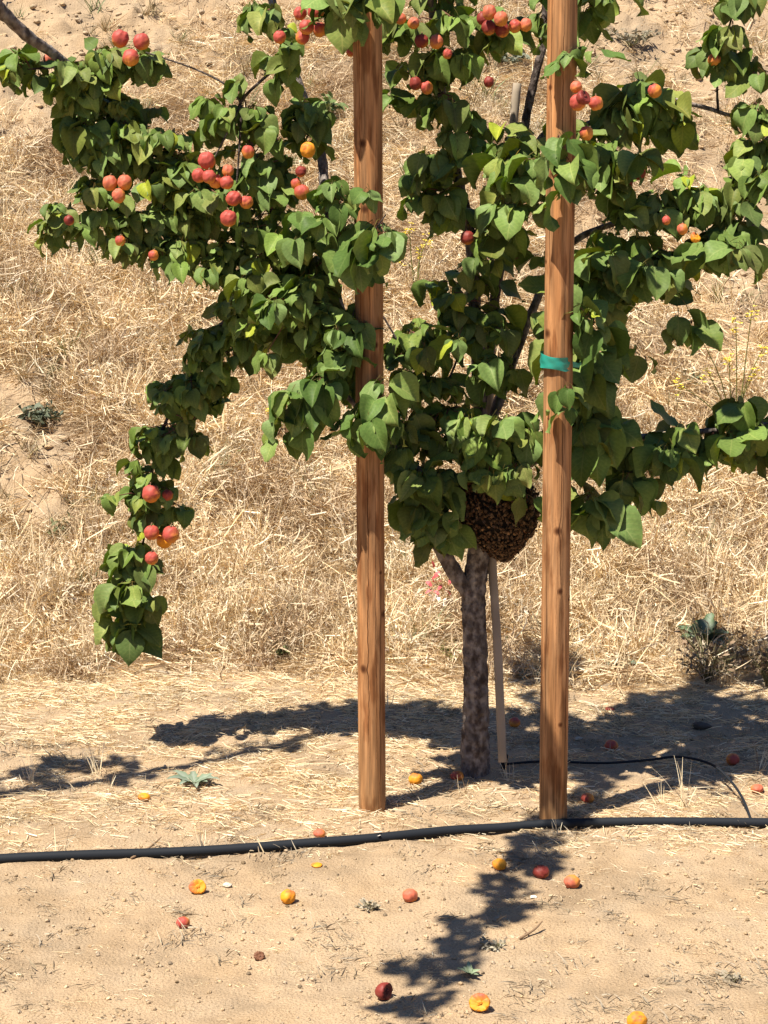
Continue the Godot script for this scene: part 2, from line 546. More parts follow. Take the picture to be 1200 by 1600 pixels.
func hang_leaves(out: Dictionary, tree: Node3D, mats: Array, singles: int) -> void:
	# the leaves that show largest are parts of their own, the rest one part
	var order := []
	for i in out.xf.size():
		var p: Vector3 = out.xf[i].origin
		var d := p.distance_to(Vector3(0, 2.45, 7.0))
		var inside := absf(p.x) < 0.168 * (7.0 - p.z) and p.y < 2.42 and p.y > 0.3
		order.append([d if inside else d + 100.0, i])
	order.sort()
	var xf := []
	var cc := []
	for i in leaf_meshes.size(): xf.append([]); cc.append([])
	for r in order.size():
		var i: int = order[r][1]
		var k := i % leaf_meshes.size()
		if r < singles:
			var o := part("leaf", leaf_meshes[k], mats[i % mats.size()], tree)
			o.transform = Transform3D(out.xf[i].basis, out.xf[i].origin - tree.position)
			continue
		var t: Transform3D = out.xf[i]
		t.origin -= tree.position
		xf[k].append(t)
		cc[k].append(out.cc[i])
	for k in leaf_meshes.size():
		if xf[k].size(): scatter("foliage", leaf_meshes[k], mats[0], tree, xf[k], cc[k])

# ---------------------------------------------------------------- wood
func smooth_path(p: Array, n := 5) -> Array:
	var out := []
	for i in p.size() - 1:
		var a: Vector3 = p[maxi(i - 1, 0)]
		var b: Vector3 = p[i]
		var c: Vector3 = p[i + 1]
		var d: Vector3 = p[mini(i + 2, p.size() - 1)]
		for k in n:
			out.append(b.cubic_interpolate(c, a, d, float(k) / n))
	out.append(p[p.size() - 1])
	return out

func limb(tree: Node3D, called: String, path: Array, r0: float, r1: float, mat: Material, pale := 0.3, sides := 12) -> MeshInstance3D:
	var pts := []
	for p in smooth_path(path, 8): pts.append(p - tree.position)
	var rr := []
	var cc := []
	for i in pts.size():
		var t := float(i) / (pts.size() - 1)
		rr.append(lerpf(r0, r1, pow(t, 0.8)) * (1.0 + 0.10 * n_mid.get_noise_2d(t * 14.0 + r0 * 900.0, 3.0)))
		var k := clampf(0.5 + 1.6 * n_mid.get_noise_2d(pts[i].y * 6.0, pts[i].x * 6.0 + 9.0), 0, 1) * pale
		cc.append((Color(0.45, 0.42, 0.42) if pale < 0.08 else Color(1.0, 0.92, 0.90)).lerp(Color(2.3, 2.15, 2.05), k))
	var mb := MB.new()
	mb.tube(pts, rr, cc, sides, 0.22, n_fine)
	return part(called, mb.mesh(true), mat, tree)

func bark_material() -> StandardMaterial3D:
	var m := rough_mat("bark", 0.9, true, Color(0.33, 0.315, 0.305).linear_to_srgb(), 0.2)
	m.uv1_triplanar = true
	m.uv1_scale = Vector3(4, 2.6, 4)
	var t := noise_tex(512, 0.02, 12, 0.35, 1.0, 3, 5)
	var g := Gradient.new()
	g.offsets = PackedFloat32Array([0.0, 0.38, 0.60, 0.78, 1.0])
	g.colors = PackedColorArray([Color(0.34, 0.30, 0.28), Color(0.54, 0.50, 0.48), Color(0.82, 0.79, 0.77), Color(1, 0.98, 0.95), Color(1, 1, 1)])
	t.color_ramp = g
	m.albedo_texture = t
	m.set("heightmap_enabled", true)
	m.heightmap_texture = noise_tex(512, 0.03, 13, 0.0, 1.0, 3, 5)
	m.heightmap_scale = 0.8
	return m

func wood_texture(seed_: int) -> ImageTexture:
	var n := FastNoiseLite.new()
	n.seed = seed_
	n.frequency = 1.0
	var w := 256
	var h := 1024
	var im := Image.create(w, h, false, Image.FORMAT_RGB8)
	var knots := []
	var r := RandomNumberGenerator.new()
	r.seed = seed_
	for i in 17: knots.append([r.randf() * w, (i + r.randf()) * h / 17.0, r.randf_range(5.0, 11.0)])
	var cracks := []
	for i in 26:
		var y0 := r.randf_range(-200, h)
		cracks.append([r.randf() * w, y0, y0 + r.randf_range(120, 500), r.randf_range(0.2, 1.3)])
	for y in h:
		for x in w:
			var a := TAU * x / w
			var px := x + 0.0
			var stain := smoothstep(0.05, 0.5, n.get_noise_3d(cos(a) * 0.9 + 50.0, sin(a) * 0.9, y * 0.012))
			var warp := 0.0
			var knot := 0.0
			for k in knots:
				var dy: float = (y - k[1]) * 2.5
				if absf(dy) > 70.0: continue
				var dx: float = fposmod(px - k[0] + w * 0.5, w) - w * 0.5
				var d := sqrt(dx * dx + dy * dy)
				warp += (k[2] * 2.2) * signf(dx) * exp(-d / (k[2] * 1.6))
				knot = maxf(knot, clampf(1.4 - d / k[2], 0, 1))
			var c := a + warp / w * TAU * 0.35
			var q := Vector3(cos(c), sin(c), 0)
			var g := n.get_noise_3d(q.x * 4.0, q.y * 4.0, y * 0.006) * 0.6 + n.get_noise_3d(q.x * 13.0, q.y * 13.0, y * 0.012) * 0.55 + n.get_noise_3d(q.x * 34.0, q.y * 34.0, y * 0.02) * 0.4
			var big := n.get_noise_3d(q.x * 1.2 + 9.0, q.y * 1.2, y * 0.004 + 4.0)
			var big2 := n.get_noise_3d(q.x * 2.0 + 19.0, q.y * 2.0, y * 0.009 + 14.0)
			var v := clampf(0.80 + 0.24 * g + 0.26 * big2, 0.15, 1.0)
			var col := Color(v, v * (0.90 - 0.06 * big), v * (0.80 - 0.12 * big)).lerp(Color(0.27, 0.16, 0.10), knot * 0.75)
			col = col.lerp(Color(col.r * 0.74, col.g * 0.66, col.b * 0.60), stain * 0.8)
			for k in cracks:
				if y < k[1] or y > k[2]: continue
				var dc: float = absf(px + warp * 0.4 - k[0] - 5.0 * n.get_noise_2d(y * 0.007, k[0]) - 1.5 * n.get_noise_2d(y * 0.05, k[0]))
				var ease: float = minf(1.0, minf(y - k[1], k[2] - y) / 60.0)
				col = col.lerp(Color(0.22, 0.13, 0.08), clampf(k[3] * ease + 0.4 - dc, 0.0, 0.8))
			im.set_pixel(x, y, Color(clampf(col.r, 0, 1), clampf(col.g, 0, 1), clampf(col.b, 0, 1)))
	return ImageTexture.create_from_image(im)

func post(foot: Vector2, top: Vector3, radius: float, tex: Texture2D, label: String, seed_: int) -> Node3D:
	var at := on_ground(foot)
	var o := thing("wooden_post", at, label, "post", "round wooden trellis posts")
	var mb := MB.new()
	var sides := 36
	var rings := 120
	var n := FastNoiseLite.new()
	n.seed = seed_
	n.frequency = 1.0
	for j in rings + 1:
		var t := float(j) / rings
		var c := Vector3(0, -0.12, 0).lerp(top - at, t)
		for i in sides + 1:
			var a := TAU * (i % sides) / sides
			var d := Vector3(cos(a), 0, sin(a))
			var y := c.y
			var r := radius * (1.0 + 0.030 * n.get_noise_3d(d.x * 1.2, d.z * 1.2, y * 1.4) + 0.016 * n.get_noise_3d(d.x * 9.0, d.z * 9.0, y * 3.0))
			var crack := n.get_noise_3d(d.x * 3.0 + 7.0, d.z * 3.0, y * 0.8)
			r -= radius * 0.07 * exp(-pow(crack / 0.05, 2.0)) * clampf(0.3 + 2.0 * n.get_noise_2d(y * 1.5, d.x * 2.0), 0, 1)
			var grey := clampf(1.0 - (y - 0.02 - 0.06 * n.get_noise_2d(a * 2.0, 3.0)) / 0.30, 0.0, 1.0) * 0.75
			mb.add(c + d * r, Color(1, 1, 1).lerp(Color(0.92, 1.12, 1.38), grey), Vector2(float(i) / sides, 1.0 - t))
	for j in rings:
		for i in sides:
			var a := j * (sides + 1) + i
			mb.quad(a, a + sides + 1, a + sides + 2, a + 1)
	var m := rough_mat("post_wood", 0.75, true, POST, 0.3)
	m.albedo_texture = tex
	var shaft := part("shaft", mb.mesh(true), m, o)
	shaft.set_meta("label", "orange-brown weathered round timber with knots and drying cracks")
	# the sawn top
	var cap := MB.new()
	var c := cap.add(top - at + Vector3(0, 0.003, 0))
	for i in sides: cap.add(top - at + Vector3(cos(TAU * i / sides), 0, sin(TAU * i / sides)) * radius * 0.97)
	for i in sides: cap.tri(c, 1 + i, 1 + (i + 1) % sides)
	part("sawn_end", cap.mesh(false), rough_mat("sawn_wood", 0.85, false, POST), o)
	return o

# ---------------------------------------------------------------- fruit
func fruit_mesh(kind: String, seed_: int) -> ArrayMesh:
	var n := FastNoiseLite.new()
	n.seed = seed_
	n.frequency = 1.0
	var mb := MB.new()
	var rows := 18
	var cols := 26
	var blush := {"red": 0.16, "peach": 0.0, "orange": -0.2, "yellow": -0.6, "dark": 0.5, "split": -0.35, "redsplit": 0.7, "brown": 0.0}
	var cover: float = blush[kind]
	var split := kind.ends_with("split") or kind == "brown"
	for j in rows + 1:
		for i in cols + 1:
			var th := PI * j / rows
			var ph := TAU * (i % cols) / cols
			var d := Vector3(sin(th) * cos(ph), cos(th), sin(th) * sin(ph))
			var r := 1.0 + 0.11 * n.get_noise_3d(d.x * 1.5, d.y * 1.5, d.z * 1.5)
			var off := wrapf(ph - PI * 0.62, -PI, PI)
			r -= 0.13 * exp(-pow(off / 0.17, 2.0)) * sin(th)
			r -= 0.16 * exp(-pow(th / 0.30, 2.0))
			r -= 0.03 * exp(-pow((PI - th) / 0.22, 2.0))
			var k := clampf(0.5 + cover + 0.85 * (d.x * -0.35 + d.y * 0.62 + d.z * 0.45) + 0.42 * n.get_noise_3d(d.x * 2.0 + 5.0, d.y * 2.0, d.z * 2.0) + 0.14 * n.get_noise_3d(d.x * 9.0, d.y * 9.0, d.z * 9.0), 0.0, 1.0)
			var ground_col := Color(0.60, 0.235, 0.04) if kind != "yellow" and kind != "split" else Color(0.70, 0.29, 0.022)
			var blush_col := Color(0.38, 0.070, 0.052) if not kind in ["dark", "redsplit"] else Color(0.20, 0.035, 0.025)  # dark red; for fruits among leaves the shade is put into the skin colour
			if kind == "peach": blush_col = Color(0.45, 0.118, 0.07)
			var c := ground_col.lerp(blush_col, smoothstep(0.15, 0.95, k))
			if split:
				var open := d.dot(Vector3(0.25, 0.55, 0.75).normalized())
				if open > 0.42:
					var e := smoothstep(0.42, 0.62, open)
					r *= lerpf(1.0, 0.40 + 0.16 * n.get_noise_3d(d.x * 4.0, d.y * 4.0, d.z * 4.0), e)
					c = c.lerp(Color(0.62, 0.24, 0.02) if kind == "split" else Color(0.13, 0.03, 0.02), e * 0.85)
			if kind == "brown": 
				c = Color(0.17, 0.075, 0.04) * (1.0 + 0.6 * n.get_noise_3d(d.x * 4.0, d.y * 4.0, d.z * 4.0))
				r *= 1.0 + 0.3 * n.get_noise_3d(d.x * 2.5, d.y * 2.5, d.z * 2.5)
			if n.get_noise_3d(d.x * 5.5 + 20.0, d.y * 5.5, d.z * 5.5) > 0.50: c = c.lerp(Color(0.20, 0.07, 0.04), 0.55)
			mb.add(d * r * Vector3(0.98, 1.02, 0.95), c)
	var w := cols + 1
	for j in rows:
		for i in cols:
			var a := j * w + i
			mb.quad(a, a + 1, a + w + 1, a + w)
	return mb.mesh(true)

var fruit_mat: StandardMaterial3D
var stem_mat: StandardMaterial3D
var fruit_count := 0

func apricot(at: Vector3, r: float, kind: String, label: String, group: String, turn := Vector3.ZERO, squash := 1.0, stem := true) -> Node3D:
	fruit_count += 1
	var key := "%s%d" % [kind, fruit_count % 3]
	if not fruit_meshes.has(key): fruit_meshes[key] = fruit_mesh(kind, 100 + fruit_meshes.size())
	var o := thing("apricot", at, label, "apricot", group)
	var f := part("flesh", fruit_meshes[key], fruit_mat, o)
	f.transform = Transform3D(Basis.from_euler(turn + Vector3(R(-.3, .3), R(-.5, .5), R(-.3, .3))).scaled(Vector3(r * R(0.95, 1.05), r * squash * R(0.94, 1.06), r)), Vector3.ZERO)
	if stem:
		var mb := MB.new()
		var c := Color(0.13, 0.08, 0.04)
		mb.tube([Vector3(0, r * 0.8, 0), Vector3(R(-.1, .1) * r, r * 0.98, -0.1 * r), Vector3(R(-.3, .3) * r, r * 1.12, -r * 0.6)], [0.0022, 0.002, 0.0028], [c, c, c], 5)
		part("stem", mb.mesh(true), stem_mat, o)
	return o

func hanging(p: Vector3, px_r: float, kind: String, label: String) -> void:
	apricot(p, px_r, kind, label, "ripe apricots hanging in the tree", Vector3(R(-.35, .2), R(-.6, .6), R(-.4, .4)))

func fallen(g: Vector2, r: float, kind: String, label: String, squash := 0.88) -> void:
	apricot(on_ground(g, r * squash * 0.86), r, kind, label, "fallen apricots on the ground", Vector3(R(-0.5, 0.5), R(-1.2, 1.2), R(-0.8, 0.8)), squash * R(0.86, 1.02), false)

# ---------------------------------------------------------------- bees
func bee_mesh() -> ArrayMesh:
	var mb := MB.new()
	var dark := Color(0.018, 0.011, 0.007)
	var amber := Color(0.15, 0.058, 0.012)
	var pts := []; var rr := []; var cc := []
	var prof := [0.05, 0.55, 0.85, 1.0, 0.92, 0.7, 0.35, 0.03]
	for i in 8:
		pts.append(Vector3(0, 0.0022 + 0.0004 * sin(i * 0.5), -0.0012 - 0.0078 * i / 7.0)); rr.append(0.0023 * prof[i]); cc.append(amber if i % 2 == 1 and i < 6 else dark)
	mb.tube(pts, rr, cc, 6, 0.0, null, false)
	pts = []; rr = []; cc = []
	for i in 6:
		pts.append(Vector3(0, 0.0024, -0.0016 + 0.0046 * i / 5.0)); rr.append(0.0021 * sin(PI * (i + 0.15) / 5.3)); cc.append(Color(0.05, 0.024, 0.010))
	mb.tube(pts, rr, cc, 6, 0.0, null, false)
	mb.tube([Vector3(0, .0022, .0026), Vector3(0, .002, .0036), Vector3(0, .0018, .0048)], [.0006, .0016, .0005], [dark, dark, dark], 6)
	for s in [-1.0, 1.0]:       # wings folded back
		var wing := Color(0.10, 0.065, 0.035)
		var a := mb.add(Vector3(s * .0008, .0044, .0012), wing)
		var b := mb.add(Vector3(s * .0026, .0046, -.0030), wing)
		var c := mb.add(Vector3(s * .0022, .0042, -.0075), wing)
		var d := mb.add(Vector3(s * .0004, .0046, -.0055), wing)
		mb.quad(a, b, c, d)
		for l in 2:                # legs
			var z := 0.0012 - 0.002 * l
			var e := mb.add(Vector3(s * .001, .0016, z), dark)
			var f := mb.add(Vector3(s * .003, .001, z - .0006), dark)
			var g := mb.add(Vector3(s * .0046, -.001, z - .0018), dark)
			mb.tri(e, f, g)
	return mb.mesh(true)

func swarm_point(u: float, v: float) -> Vector3:     # u round, v from top 0 to tip 1
	var prof := [0.02, 0.062, 0.088, 0.108, 0.122, 0.128, 0.124, 0.112, 0.094, 0.068, 0.036, 0.006]
	var x := clampf(v, 0, 0.9999) * 11.0
	var i := int(x)
	var r: float = lerpf(prof[i], prof[i + 1], smoothstep(0, 1, x - i))
	r *= 1.0 + 0.16 * n_mid.get_noise_3d(cos(u) * 0.9, v * 2.2, sin(u) * 0.9 + 4.0)
	return Vector3(cos(u) * r - 0.030 * (1.0 - v) + 0.018 * v, -0.335 * v, sin(u) * r * 0.82)

func build_swarm() -> void:
	var at := Vector3(0.369, 1.105, 0.14)
	var o := thing("bee_swarm", at, "dark hanging swarm of honey bees clustered on the trunk between the posts", "bee swarm")
	var mb := MB.new()
	for j in 25:
		for i in 33:
			mb.add(swarm_point(TAU * (i % 32) / 32.0, j / 24.0) * Vector3(0.95, 1, 0.95), Color(0.012, 0.008, 0.005))
	for j in 24:
		for i in 32:
			var a := j * 33 + i
			mb.quad(a, a + 1, a + 34, a + 33)
	part("cluster_core", mb.mesh(true), rough_mat("bee_mass", 0.9), o)
	var xf := []
	var cc := []
	for i in 3600:
		var u := R(0, TAU)
		var v := R(0.02, 0.985)
		var p := swarm_point(u, v)
		var du := swarm_point(u + 0.05, v) - p
		var dv := swarm_point(u, v + 0.02) - p
		var nrm := dv.cross(du).normalized()
		if nrm.dot(Vector3(p.x, 0, p.z)) < 0: nrm = -nrm
		nrm = (nrm + Vector3(R(-.3, .3), R(-.3, .3), R(-.3, .3))).normalized()
		var head := (-dv.normalized() + du.normalized() * R(-1.3, 1.3)).normalized()
		if rng.randf() < 0.2: head = -head
		var xx := nrm.cross(head).normalized()
		head = xx.cross(nrm)
		var s := R(1.1, 1.4)
		xf.append(Transform3D(Basis(xx * s, nrm * s, head * s), p + nrm * (R(0.0, 0.007) + (0.008 if rng.randf() < 0.06 else 0.0))))
		var k := R(0.6, 1.5) * (2.4 if rng.randf() < 0.08 else 1.0)
		cc.append(Color(k, k * 0.95, k * 0.9))
	# a looser knot of bees on the limb above
	for i in 380:
		var d := Vector3(R(-1, 1), R(-1, 1), R(-1, 1)).normalized()
		var p := Vector3(0.075, 0.035, 0.01) + d * Vector3(0.062, 0.045, 0.05)
		var head := d.cross(Vector3(R(-1, 1), R(-1, 1), R(-1, 1))).normalized()
		var xx := d.cross(head).normalized()
		var s := R(1.1, 1.35)
		xf.append(Transform3D(Basis(xx * s, d * s, head * s), p))
		var k := R(1.0, 2.2)
		cc.append(Color(k, k, k))
	scatter("bees", bee_mesh(), rough_mat("bee", 0.5, true, Color.WHITE, 0.4), o, xf, cc)

# ---------------------------------------------------------------- weeds
func weed(called: String, g: Vector2, leaves: int, length: float, width: float, rise: float, col: Color, label: String, group := "") -> Node3D:
	var at := on_ground(g)
	var o := thing(called, at, label, "weed", group)
	var m := rough_mat("weed_leaf", 0.6)
	m.backlight_enabled = true
	m.backlight = Color(0.2, 0.25, 0.1)
	for i in leaves:
		var a := TAU * (i + R(-0.3, 0.3)) / leaves
		var l := length * R(0.6, 1.15)
		var mb := MB.new()
		var d := Vector3(cos(a), rise * R(0.6, 1.3), sin(a)).normalized()
		var side := d.cross(Vector3.UP).normalized()
		var p := Vector3(0, 0.004, 0)
		var c := col * R(0.8, 1.2)
		var segs := 7
		var jag := R(0.1, 0.45)
		for j in segs + 1:
			var t := float(j) / segs
			var w := width * R(0.85, 1.15) * sin(PI * clampf(0.08 + t * 0.92, 0, 1)) * (1.0 - jag * (j % 2)) + 0.0015
			mb.add(p - side * w * 0.5 + Vector3(0, w * 0.22, 0), c)
			mb.add(p, c.lightened(0.12))
			mb.add(p + side * w * 0.5 + Vector3(0, w * 0.22, 0), c)
			p += d * l / segs
			d = (d + Vector3(0, -0.20, 0) * (1.0 if p.y > 0.02 else -0.1)).normalized()
		for j in segs:
			var b := j * 3
			mb.quad(b, b + 1, b + 4, b + 3)
			mb.quad(b + 1, b + 2, b + 5, b + 4)
		part("leaf", mb.mesh(true), m, o)
	return o

func bushy_weed(called: String, g: Vector2, wide: float, high: float, col: Color, n: int, label: String, leaf := 0.03) -> Node3D:
	var at := on_ground(g)
	var o := thing(called, at, label, "weed")
	var stems := MB.new()
	var mb := MB.new()
	for i in n:
		var a := R(0, TAU)
		var tip := Vector3(cos(a) * wide * sqrt(rng.randf()), high * R(0.35, 1.0), sin(a) * wide * sqrt(rng.randf()))
		var c := Color(0.14, 0.13, 0.06)
		stems.tube([Vector3(0, -0.01, 0), tip * Vector3(0.4, 0.6, 0.4), tip], [0.002, 0.0016, 0.001], [c, c, c], 4, 0.0, null, false)
		for k in 6:
			var p := tip * R(0.45, 1.0)
			var d := Vector3(R(-1, 1), R(-0.3, 0.9), R(-1, 1)).normalized()
			var l := leaf * R(0.6, 1.3)
			var side := d.cross(Vector3(R(-1, 1), R(-1, 1), R(-1, 1))).normalized()
			mb.ribbon([p, p + d * l * 0.4, p + d * l * 0.75 + Vector3(0, -l * 0.08, 0), p + d * l + Vector3(0, -l * 0.2, 0)], [l * 0.08, l * 0.36, l * 0.3, l * 0.03], side, col * R(0.75, 1.2), col * R(0.8, 1.3))
	part("stems", stems.mesh(true), rough_mat("weed_stem", 0.7), o)
	var m := rough_mat("weed_leaves", 0.6)
	m.backlight_enabled = true
	m.backlight = Color(0.25, 0.3, 0.12)
	tag(part("leaves", mb.mesh(false), m, o), "", "", "", "stuff")
	return o

func mustard(g: Vector2, tips: Array, label: String) -> void:
	var at := on_ground(g)
	var o := thing("mustard_plant", at, label, "wildflower", "yellow-flowered weeds on the bank")
	var green := Color(0.22, 0.24, 0.07)
	var fm := rough_mat("petal", 0.6)
	for t in tips:
		var tip: Vector3 = t
		var rel := tip - at
		var mb := MB.new()
		var mid := rel * Vector3(0.35, 0.55, 0.35) + Vector3(R(-.02, .02), 0, R(-.02, .02))
		mb.tube(smooth_path([Vector3(0, -0.02, 0), mid, rel], 4), [.0030, .0029, .0028, .0027, .0026, .0024, .0022, .0020, .0018], [green, green, green, green, green, green, green, green, green], 5)
		part("stem", mb.mesh(true), stem_mat_green, o)
		var fl := MB.new()
		for k in 12:
			var c := rel + Vector3(R(-.022, .022), R(-.05, .02), R(-.022, .022))
			for q in 4:
				var a := TAU * q / 4 + k
				var d := Vector3(cos(a), 0.4, sin(a)).normalized()
				fl.ribbon([c, c + d * .006, c + d * .012], [.003, .009, .005], d.cross(Vector3.UP).normalized(), Color(0.72, 0.55, 0.04), Color(0.80, 0.66, 0.07))
		part("flower_head", fl.mesh(false), fm, o)

var stem_mat_green: StandardMaterial3D

func dry_tuft(g: Vector2, tall: float, blades: int, lean: Vector2, label: String) -> void:
	var at := on_ground(g)
	var mb := MB.new()
	for i in blades:
		var d := Vector3(lean.x + R(-.38, .38), 1.0, lean.y + R(-.38, .38))
		straw_blade(mb, Vector3(R(-.015, .015), -.01, R(-.015, .015)), d, tall * R(.4, 1.1), R(0, .6), R(.002, .0036), straw_colour(R(0, .5)), 5)
	var m := rough_mat("dry_tuft", 0.65, true, STRAW, 0.3)
	var o := part("dry_grass_tuft", mb.mesh(false), m, self, at)
	tag(o, label, "grass tuft", "dry grass tufts on the flat soil")

const SOIL := Color(0.662, 0.580, 0.474)
const STRAW := Color(1.0, 0.985, 0.95)
const POST := Color(0.775, 0.635, 0.49)

func _ready() -> void:
	# ------------------------------------------------ camera, sky, sun, exposure
	var cam := Camera3D.new()
	cam.position = Vector3(0, 2.45, 7.0)
	cam.rotation_degrees = Vector3(-12.5, 0, 0)
	cam.fov = 26.3
	cam.near = 0.1
	cam.far = 300.0
	cam.current = true
	add_child(cam)
	var sky_mat := ProceduralSkyMaterial.new()
	sky_mat.sky_top_color = Color(0.33, 0.46, 0.68)
	sky_mat.sky_horizon_color = Color(0.66, 0.70, 0.74)
	sky_mat.sky_curve = 0.12
	sky_mat.ground_bottom_color = Color(0.45, 0.38, 0.30)
	sky_mat.ground_horizon_color = Color(0.60, 0.58, 0.54)
	var sky := Sky.new()
	sky.sky_material = sky_mat
	var env := Environment.new()
	env.background_mode = Environment.BG_SKY
	env.sky = sky
	env.background_energy_multiplier = 0.5
	env.tonemap_mode = Environment.TONE_MAPPER_LINEAR
	env.tonemap_exposure = 2.08
	env.sdfgi_enabled = true
	env.ssao_enabled = true
	env.ssil_enabled = true
	var we := WorldEnvironment.new()
	we.environment = env
	add_child(we)
	var sun := DirectionalLight3D.new()
	sun.light_energy = 1.6
	sun.light_color = Color(1.0, 0.96, 0.895)
	sun.light_angular_distance = 0.5
	sun.shadow_enabled = true
	add_child(sun)
	sun.look_at_from_position(Vector3.ZERO, Vector3(0.39, -1.0, -0.33), Vector3.UP)

	# ------------------------------------------------ seeds
	rng.seed = 20240611
	for p in [[n_low, 3, 0.9, 3], [n_mid, 4, 3.6, 3], [n_fine, 5, 22.0, 2], [n_clod, 6, 9.0, 2]]:
		p[0].seed = p[1]; p[0].frequency = p[2]; p[0].fractal_octaves = p[3]
		p[0].noise_type = FastNoiseLite.TYPE_SIMPLEX_SMOOTH
	fruit_mat = rough_mat("apricot_skin", 0.55, true, Color.WHITE, 0.35)
	stem_mat = rough_mat("stem", 0.8)
	stem_mat_green = rough_mat("green_stem", 0.7)

	# ------------------------------------------------ the setting
	build_ground()

	# ------------------------------------------------ posts
	post(Vector2(-0.037, 0.334), Vector3(-0.051, 2.835, 0.35), 0.0435, wood_texture(31), "left round wooden post, standing behind apricot leaves near the middle", 3)
	post(Vector2(0.533, 0.468), Vector3(0.516, 2.828, 0.48), 0.0435, wood_texture(57), "right round wooden post with a green tape band, its foot by the pipe", 8)

	# ------------------------------------------------ the apricot tree
	var bark := bark_material()
	var root := on_ground(Vector2(0.307, -0.032))
	var tree := thing("apricot_tree", root, "leafy young apricot tree laden with fruit growing between two posts", "tree")
	# trunk with flared foot
	var tp := []
	var tr := []
	var tc := []
	var tpath := smooth_path([Vector3(0.306, -0.016, 0), Vector3(0.306, 0.13, 0), Vector3(0.307, 0.287, 0), Vector3(0.301, 0.464, 0), Vector3(0.296, 0.617, 0), Vector3(0.307, 0.726, 0), Vector3(0.317, 0.903, 0.02), Vector3(0.32, 1.132, 0)], 9)
	for i in tpath.size():
		var t := float(i) / (tpath.size() - 1)
		tp.append(tpath[i] - root)
		tr.append((0.0445 + 0.012 * exp(-t * 18.0) - 0.006 * smoothstep(0.15, 0.4, t) - 0.010 * smoothstep(0.6, 1.0, t)) * (1.0 + 0.05 * n_mid.get_noise_2d(t * 12.0, 60.0)))
		tc.append(Color(2.7, 2.55, 2.4).lerp(Color(1.15, 1.10, 1.08), smoothstep(0.02, 0.28, t + 0.10 * n_mid.get_noise_2d(t * 9.0, 7.0))))
	var tm := MB.new()
	tm.tube(tp, tr, tc, 24, 0.20, n_fine)
	part("trunk", tm.mesh(true), bark, tree)
	limb(tree, "limb", [Vector3(0.296, 0.606, 0), Vector3(0.223, 0.713, 0.02), Vector3(0.15, 0.864, 0.04), Vector3(0.025, 1.144, 0.06), Vector3(-0.106, 1.471, 0.1), Vector3(-0.158, 1.642, 0.08), Vector3(-0.187, 1.937, 0), Vector3(-0.214, 2.103, -0.08), Vector3(-0.342, 2.472, -0.15), Vector3(-0.377, 2.671, -0.2)], 0.030, 0.012, bark, 0.7)
	limb(tree, "limb", [Vector3(0.302, 0.774, 0.02), Vector3(0.265, 0.905, 0.08), Vector3(0.195, 0.992, 0.12), Vector3(0.081, 1.104, 0.2), Vector3(-0.03, 1.23, 0.25), Vector3(-0.17, 1.377, 0.22)], 0.022, 0.007, bark, 0.1, 9)
	limb(tree, "limb", [Vector3(0.318, 1.111, 0), Vector3(0.307, 1.318, -0.02), Vector3(0.292, 1.568, -0.02), Vector3(0.275, 1.795, 0), Vector3(0.238, 1.958, 0.02), Vector3(0.202, 2.117, 0), Vector3(0.161, 2.413, -0.03), Vector3(0.144, 2.685, -0.05)], 0.024, 0.013, bark, 0.45)
	limb(tree, "limb", [Vector3(0.32, 1.101, 0), Vector3(0.417, 1.372, -0.08), Vector3(0.536, 1.67, -0.12), Vector3(0.622, 1.774, -0.12), Vector3(0.767, 1.837, -0.1), Vector3(0.961, 1.897, -0.05), Vector3(1.196, 1.967, 0)], 0.018, 0.006, bark, 0.4, 9)
	limb(tree, "limb", [Vector3(0.316, 1.233, -0.03), Vector3(0.358, 1.579, -0.1), Vector3(0.415, 1.865, -0.14), Vector3(0.457, 2.161, -0.15), Vector3(0.491, 2.322, -0.15), Vector3(0.511, 2.412, -0.16), Vector3(0.522, 2.69, -0.2)], 0.017, 0.012, bark, 0.05, 9)
	limb(tree, "limb", [Vector3(0.318, 0.952, 0), Vector3(0.474, 1.08, 0.08), Vector3(0.715, 1.155, 0.12), Vector3(0.98, 1.184, 0.12), Vector3(1.289, 1.214, 0.1)], 0.017, 0.007, bark, 0.12, 9)
	limb(tree, "limb", [Vector3(0.415, 1.865, -0.14), Vector3(0.501, 2.102, -0.1), Vector3(0.62, 2.134, -0.06), Vector3(0.811, 2.23, -0.06), Vector3(0.997, 2.203, -0.08), Vector3(1.123, 2.169, -0.1), Vector3(1.308, 2.153, -0.1)], 0.012, 0.005, bark, 0.35, 8)
	var thin := bark
	limb(tree, "twig", [Vector3(1.064, 2.185, -0.09), Vector3(1.054, 2.294, -0.06), Vector3(1.073, 2.412, -0.04), Vector3(1.125, 2.607, -0.02)], 0.005, 0.003, thin, 0.0, 6)
	limb(tree, "twig", [Vector3(-0.158, 1.642, 0.08), Vector3(-0.344, 1.75, 0.05), Vector3(-0.528, 1.876, 0), Vector3(-0.7, 2.012, -0.02), Vector3(-0.85, 2.136, -0.03), Vector3(-0.988, 2.255, -0.03)], 0.010, 0.004, thin, 0.1, 7)
	limb(tree, "twig", [Vector3(-0.304, 1.724, 0.06), Vector3(-0.369, 1.946, 0.12), Vector3(-0.423, 2.144, 0.16), Vector3(-0.439, 2.222, 0.17), Vector3(-0.331, 2.326, 0.2), Vector3(-0.241, 2.418, 0.2)], 0.008, 0.004, thin, 0.0, 6)
	limb(tree, "twig", [Vector3(-0.439, 2.222, 0.17), Vector3(-0.486, 2.275, 0.16), Vector3(-0.589, 2.325, 0.14), Vector3(-0.734, 2.371, 0.1)], 0.004, 0.0026, thin, 0.0, 5)
	limb(tree, "twig", [Vector3(-0.435, 2.213, 0.18), Vector3(-0.442, 2.089, 0.22), Vector3(-0.451, 1.982, 0.22)], 0.004, 0.003, thin, 0.0, 5)
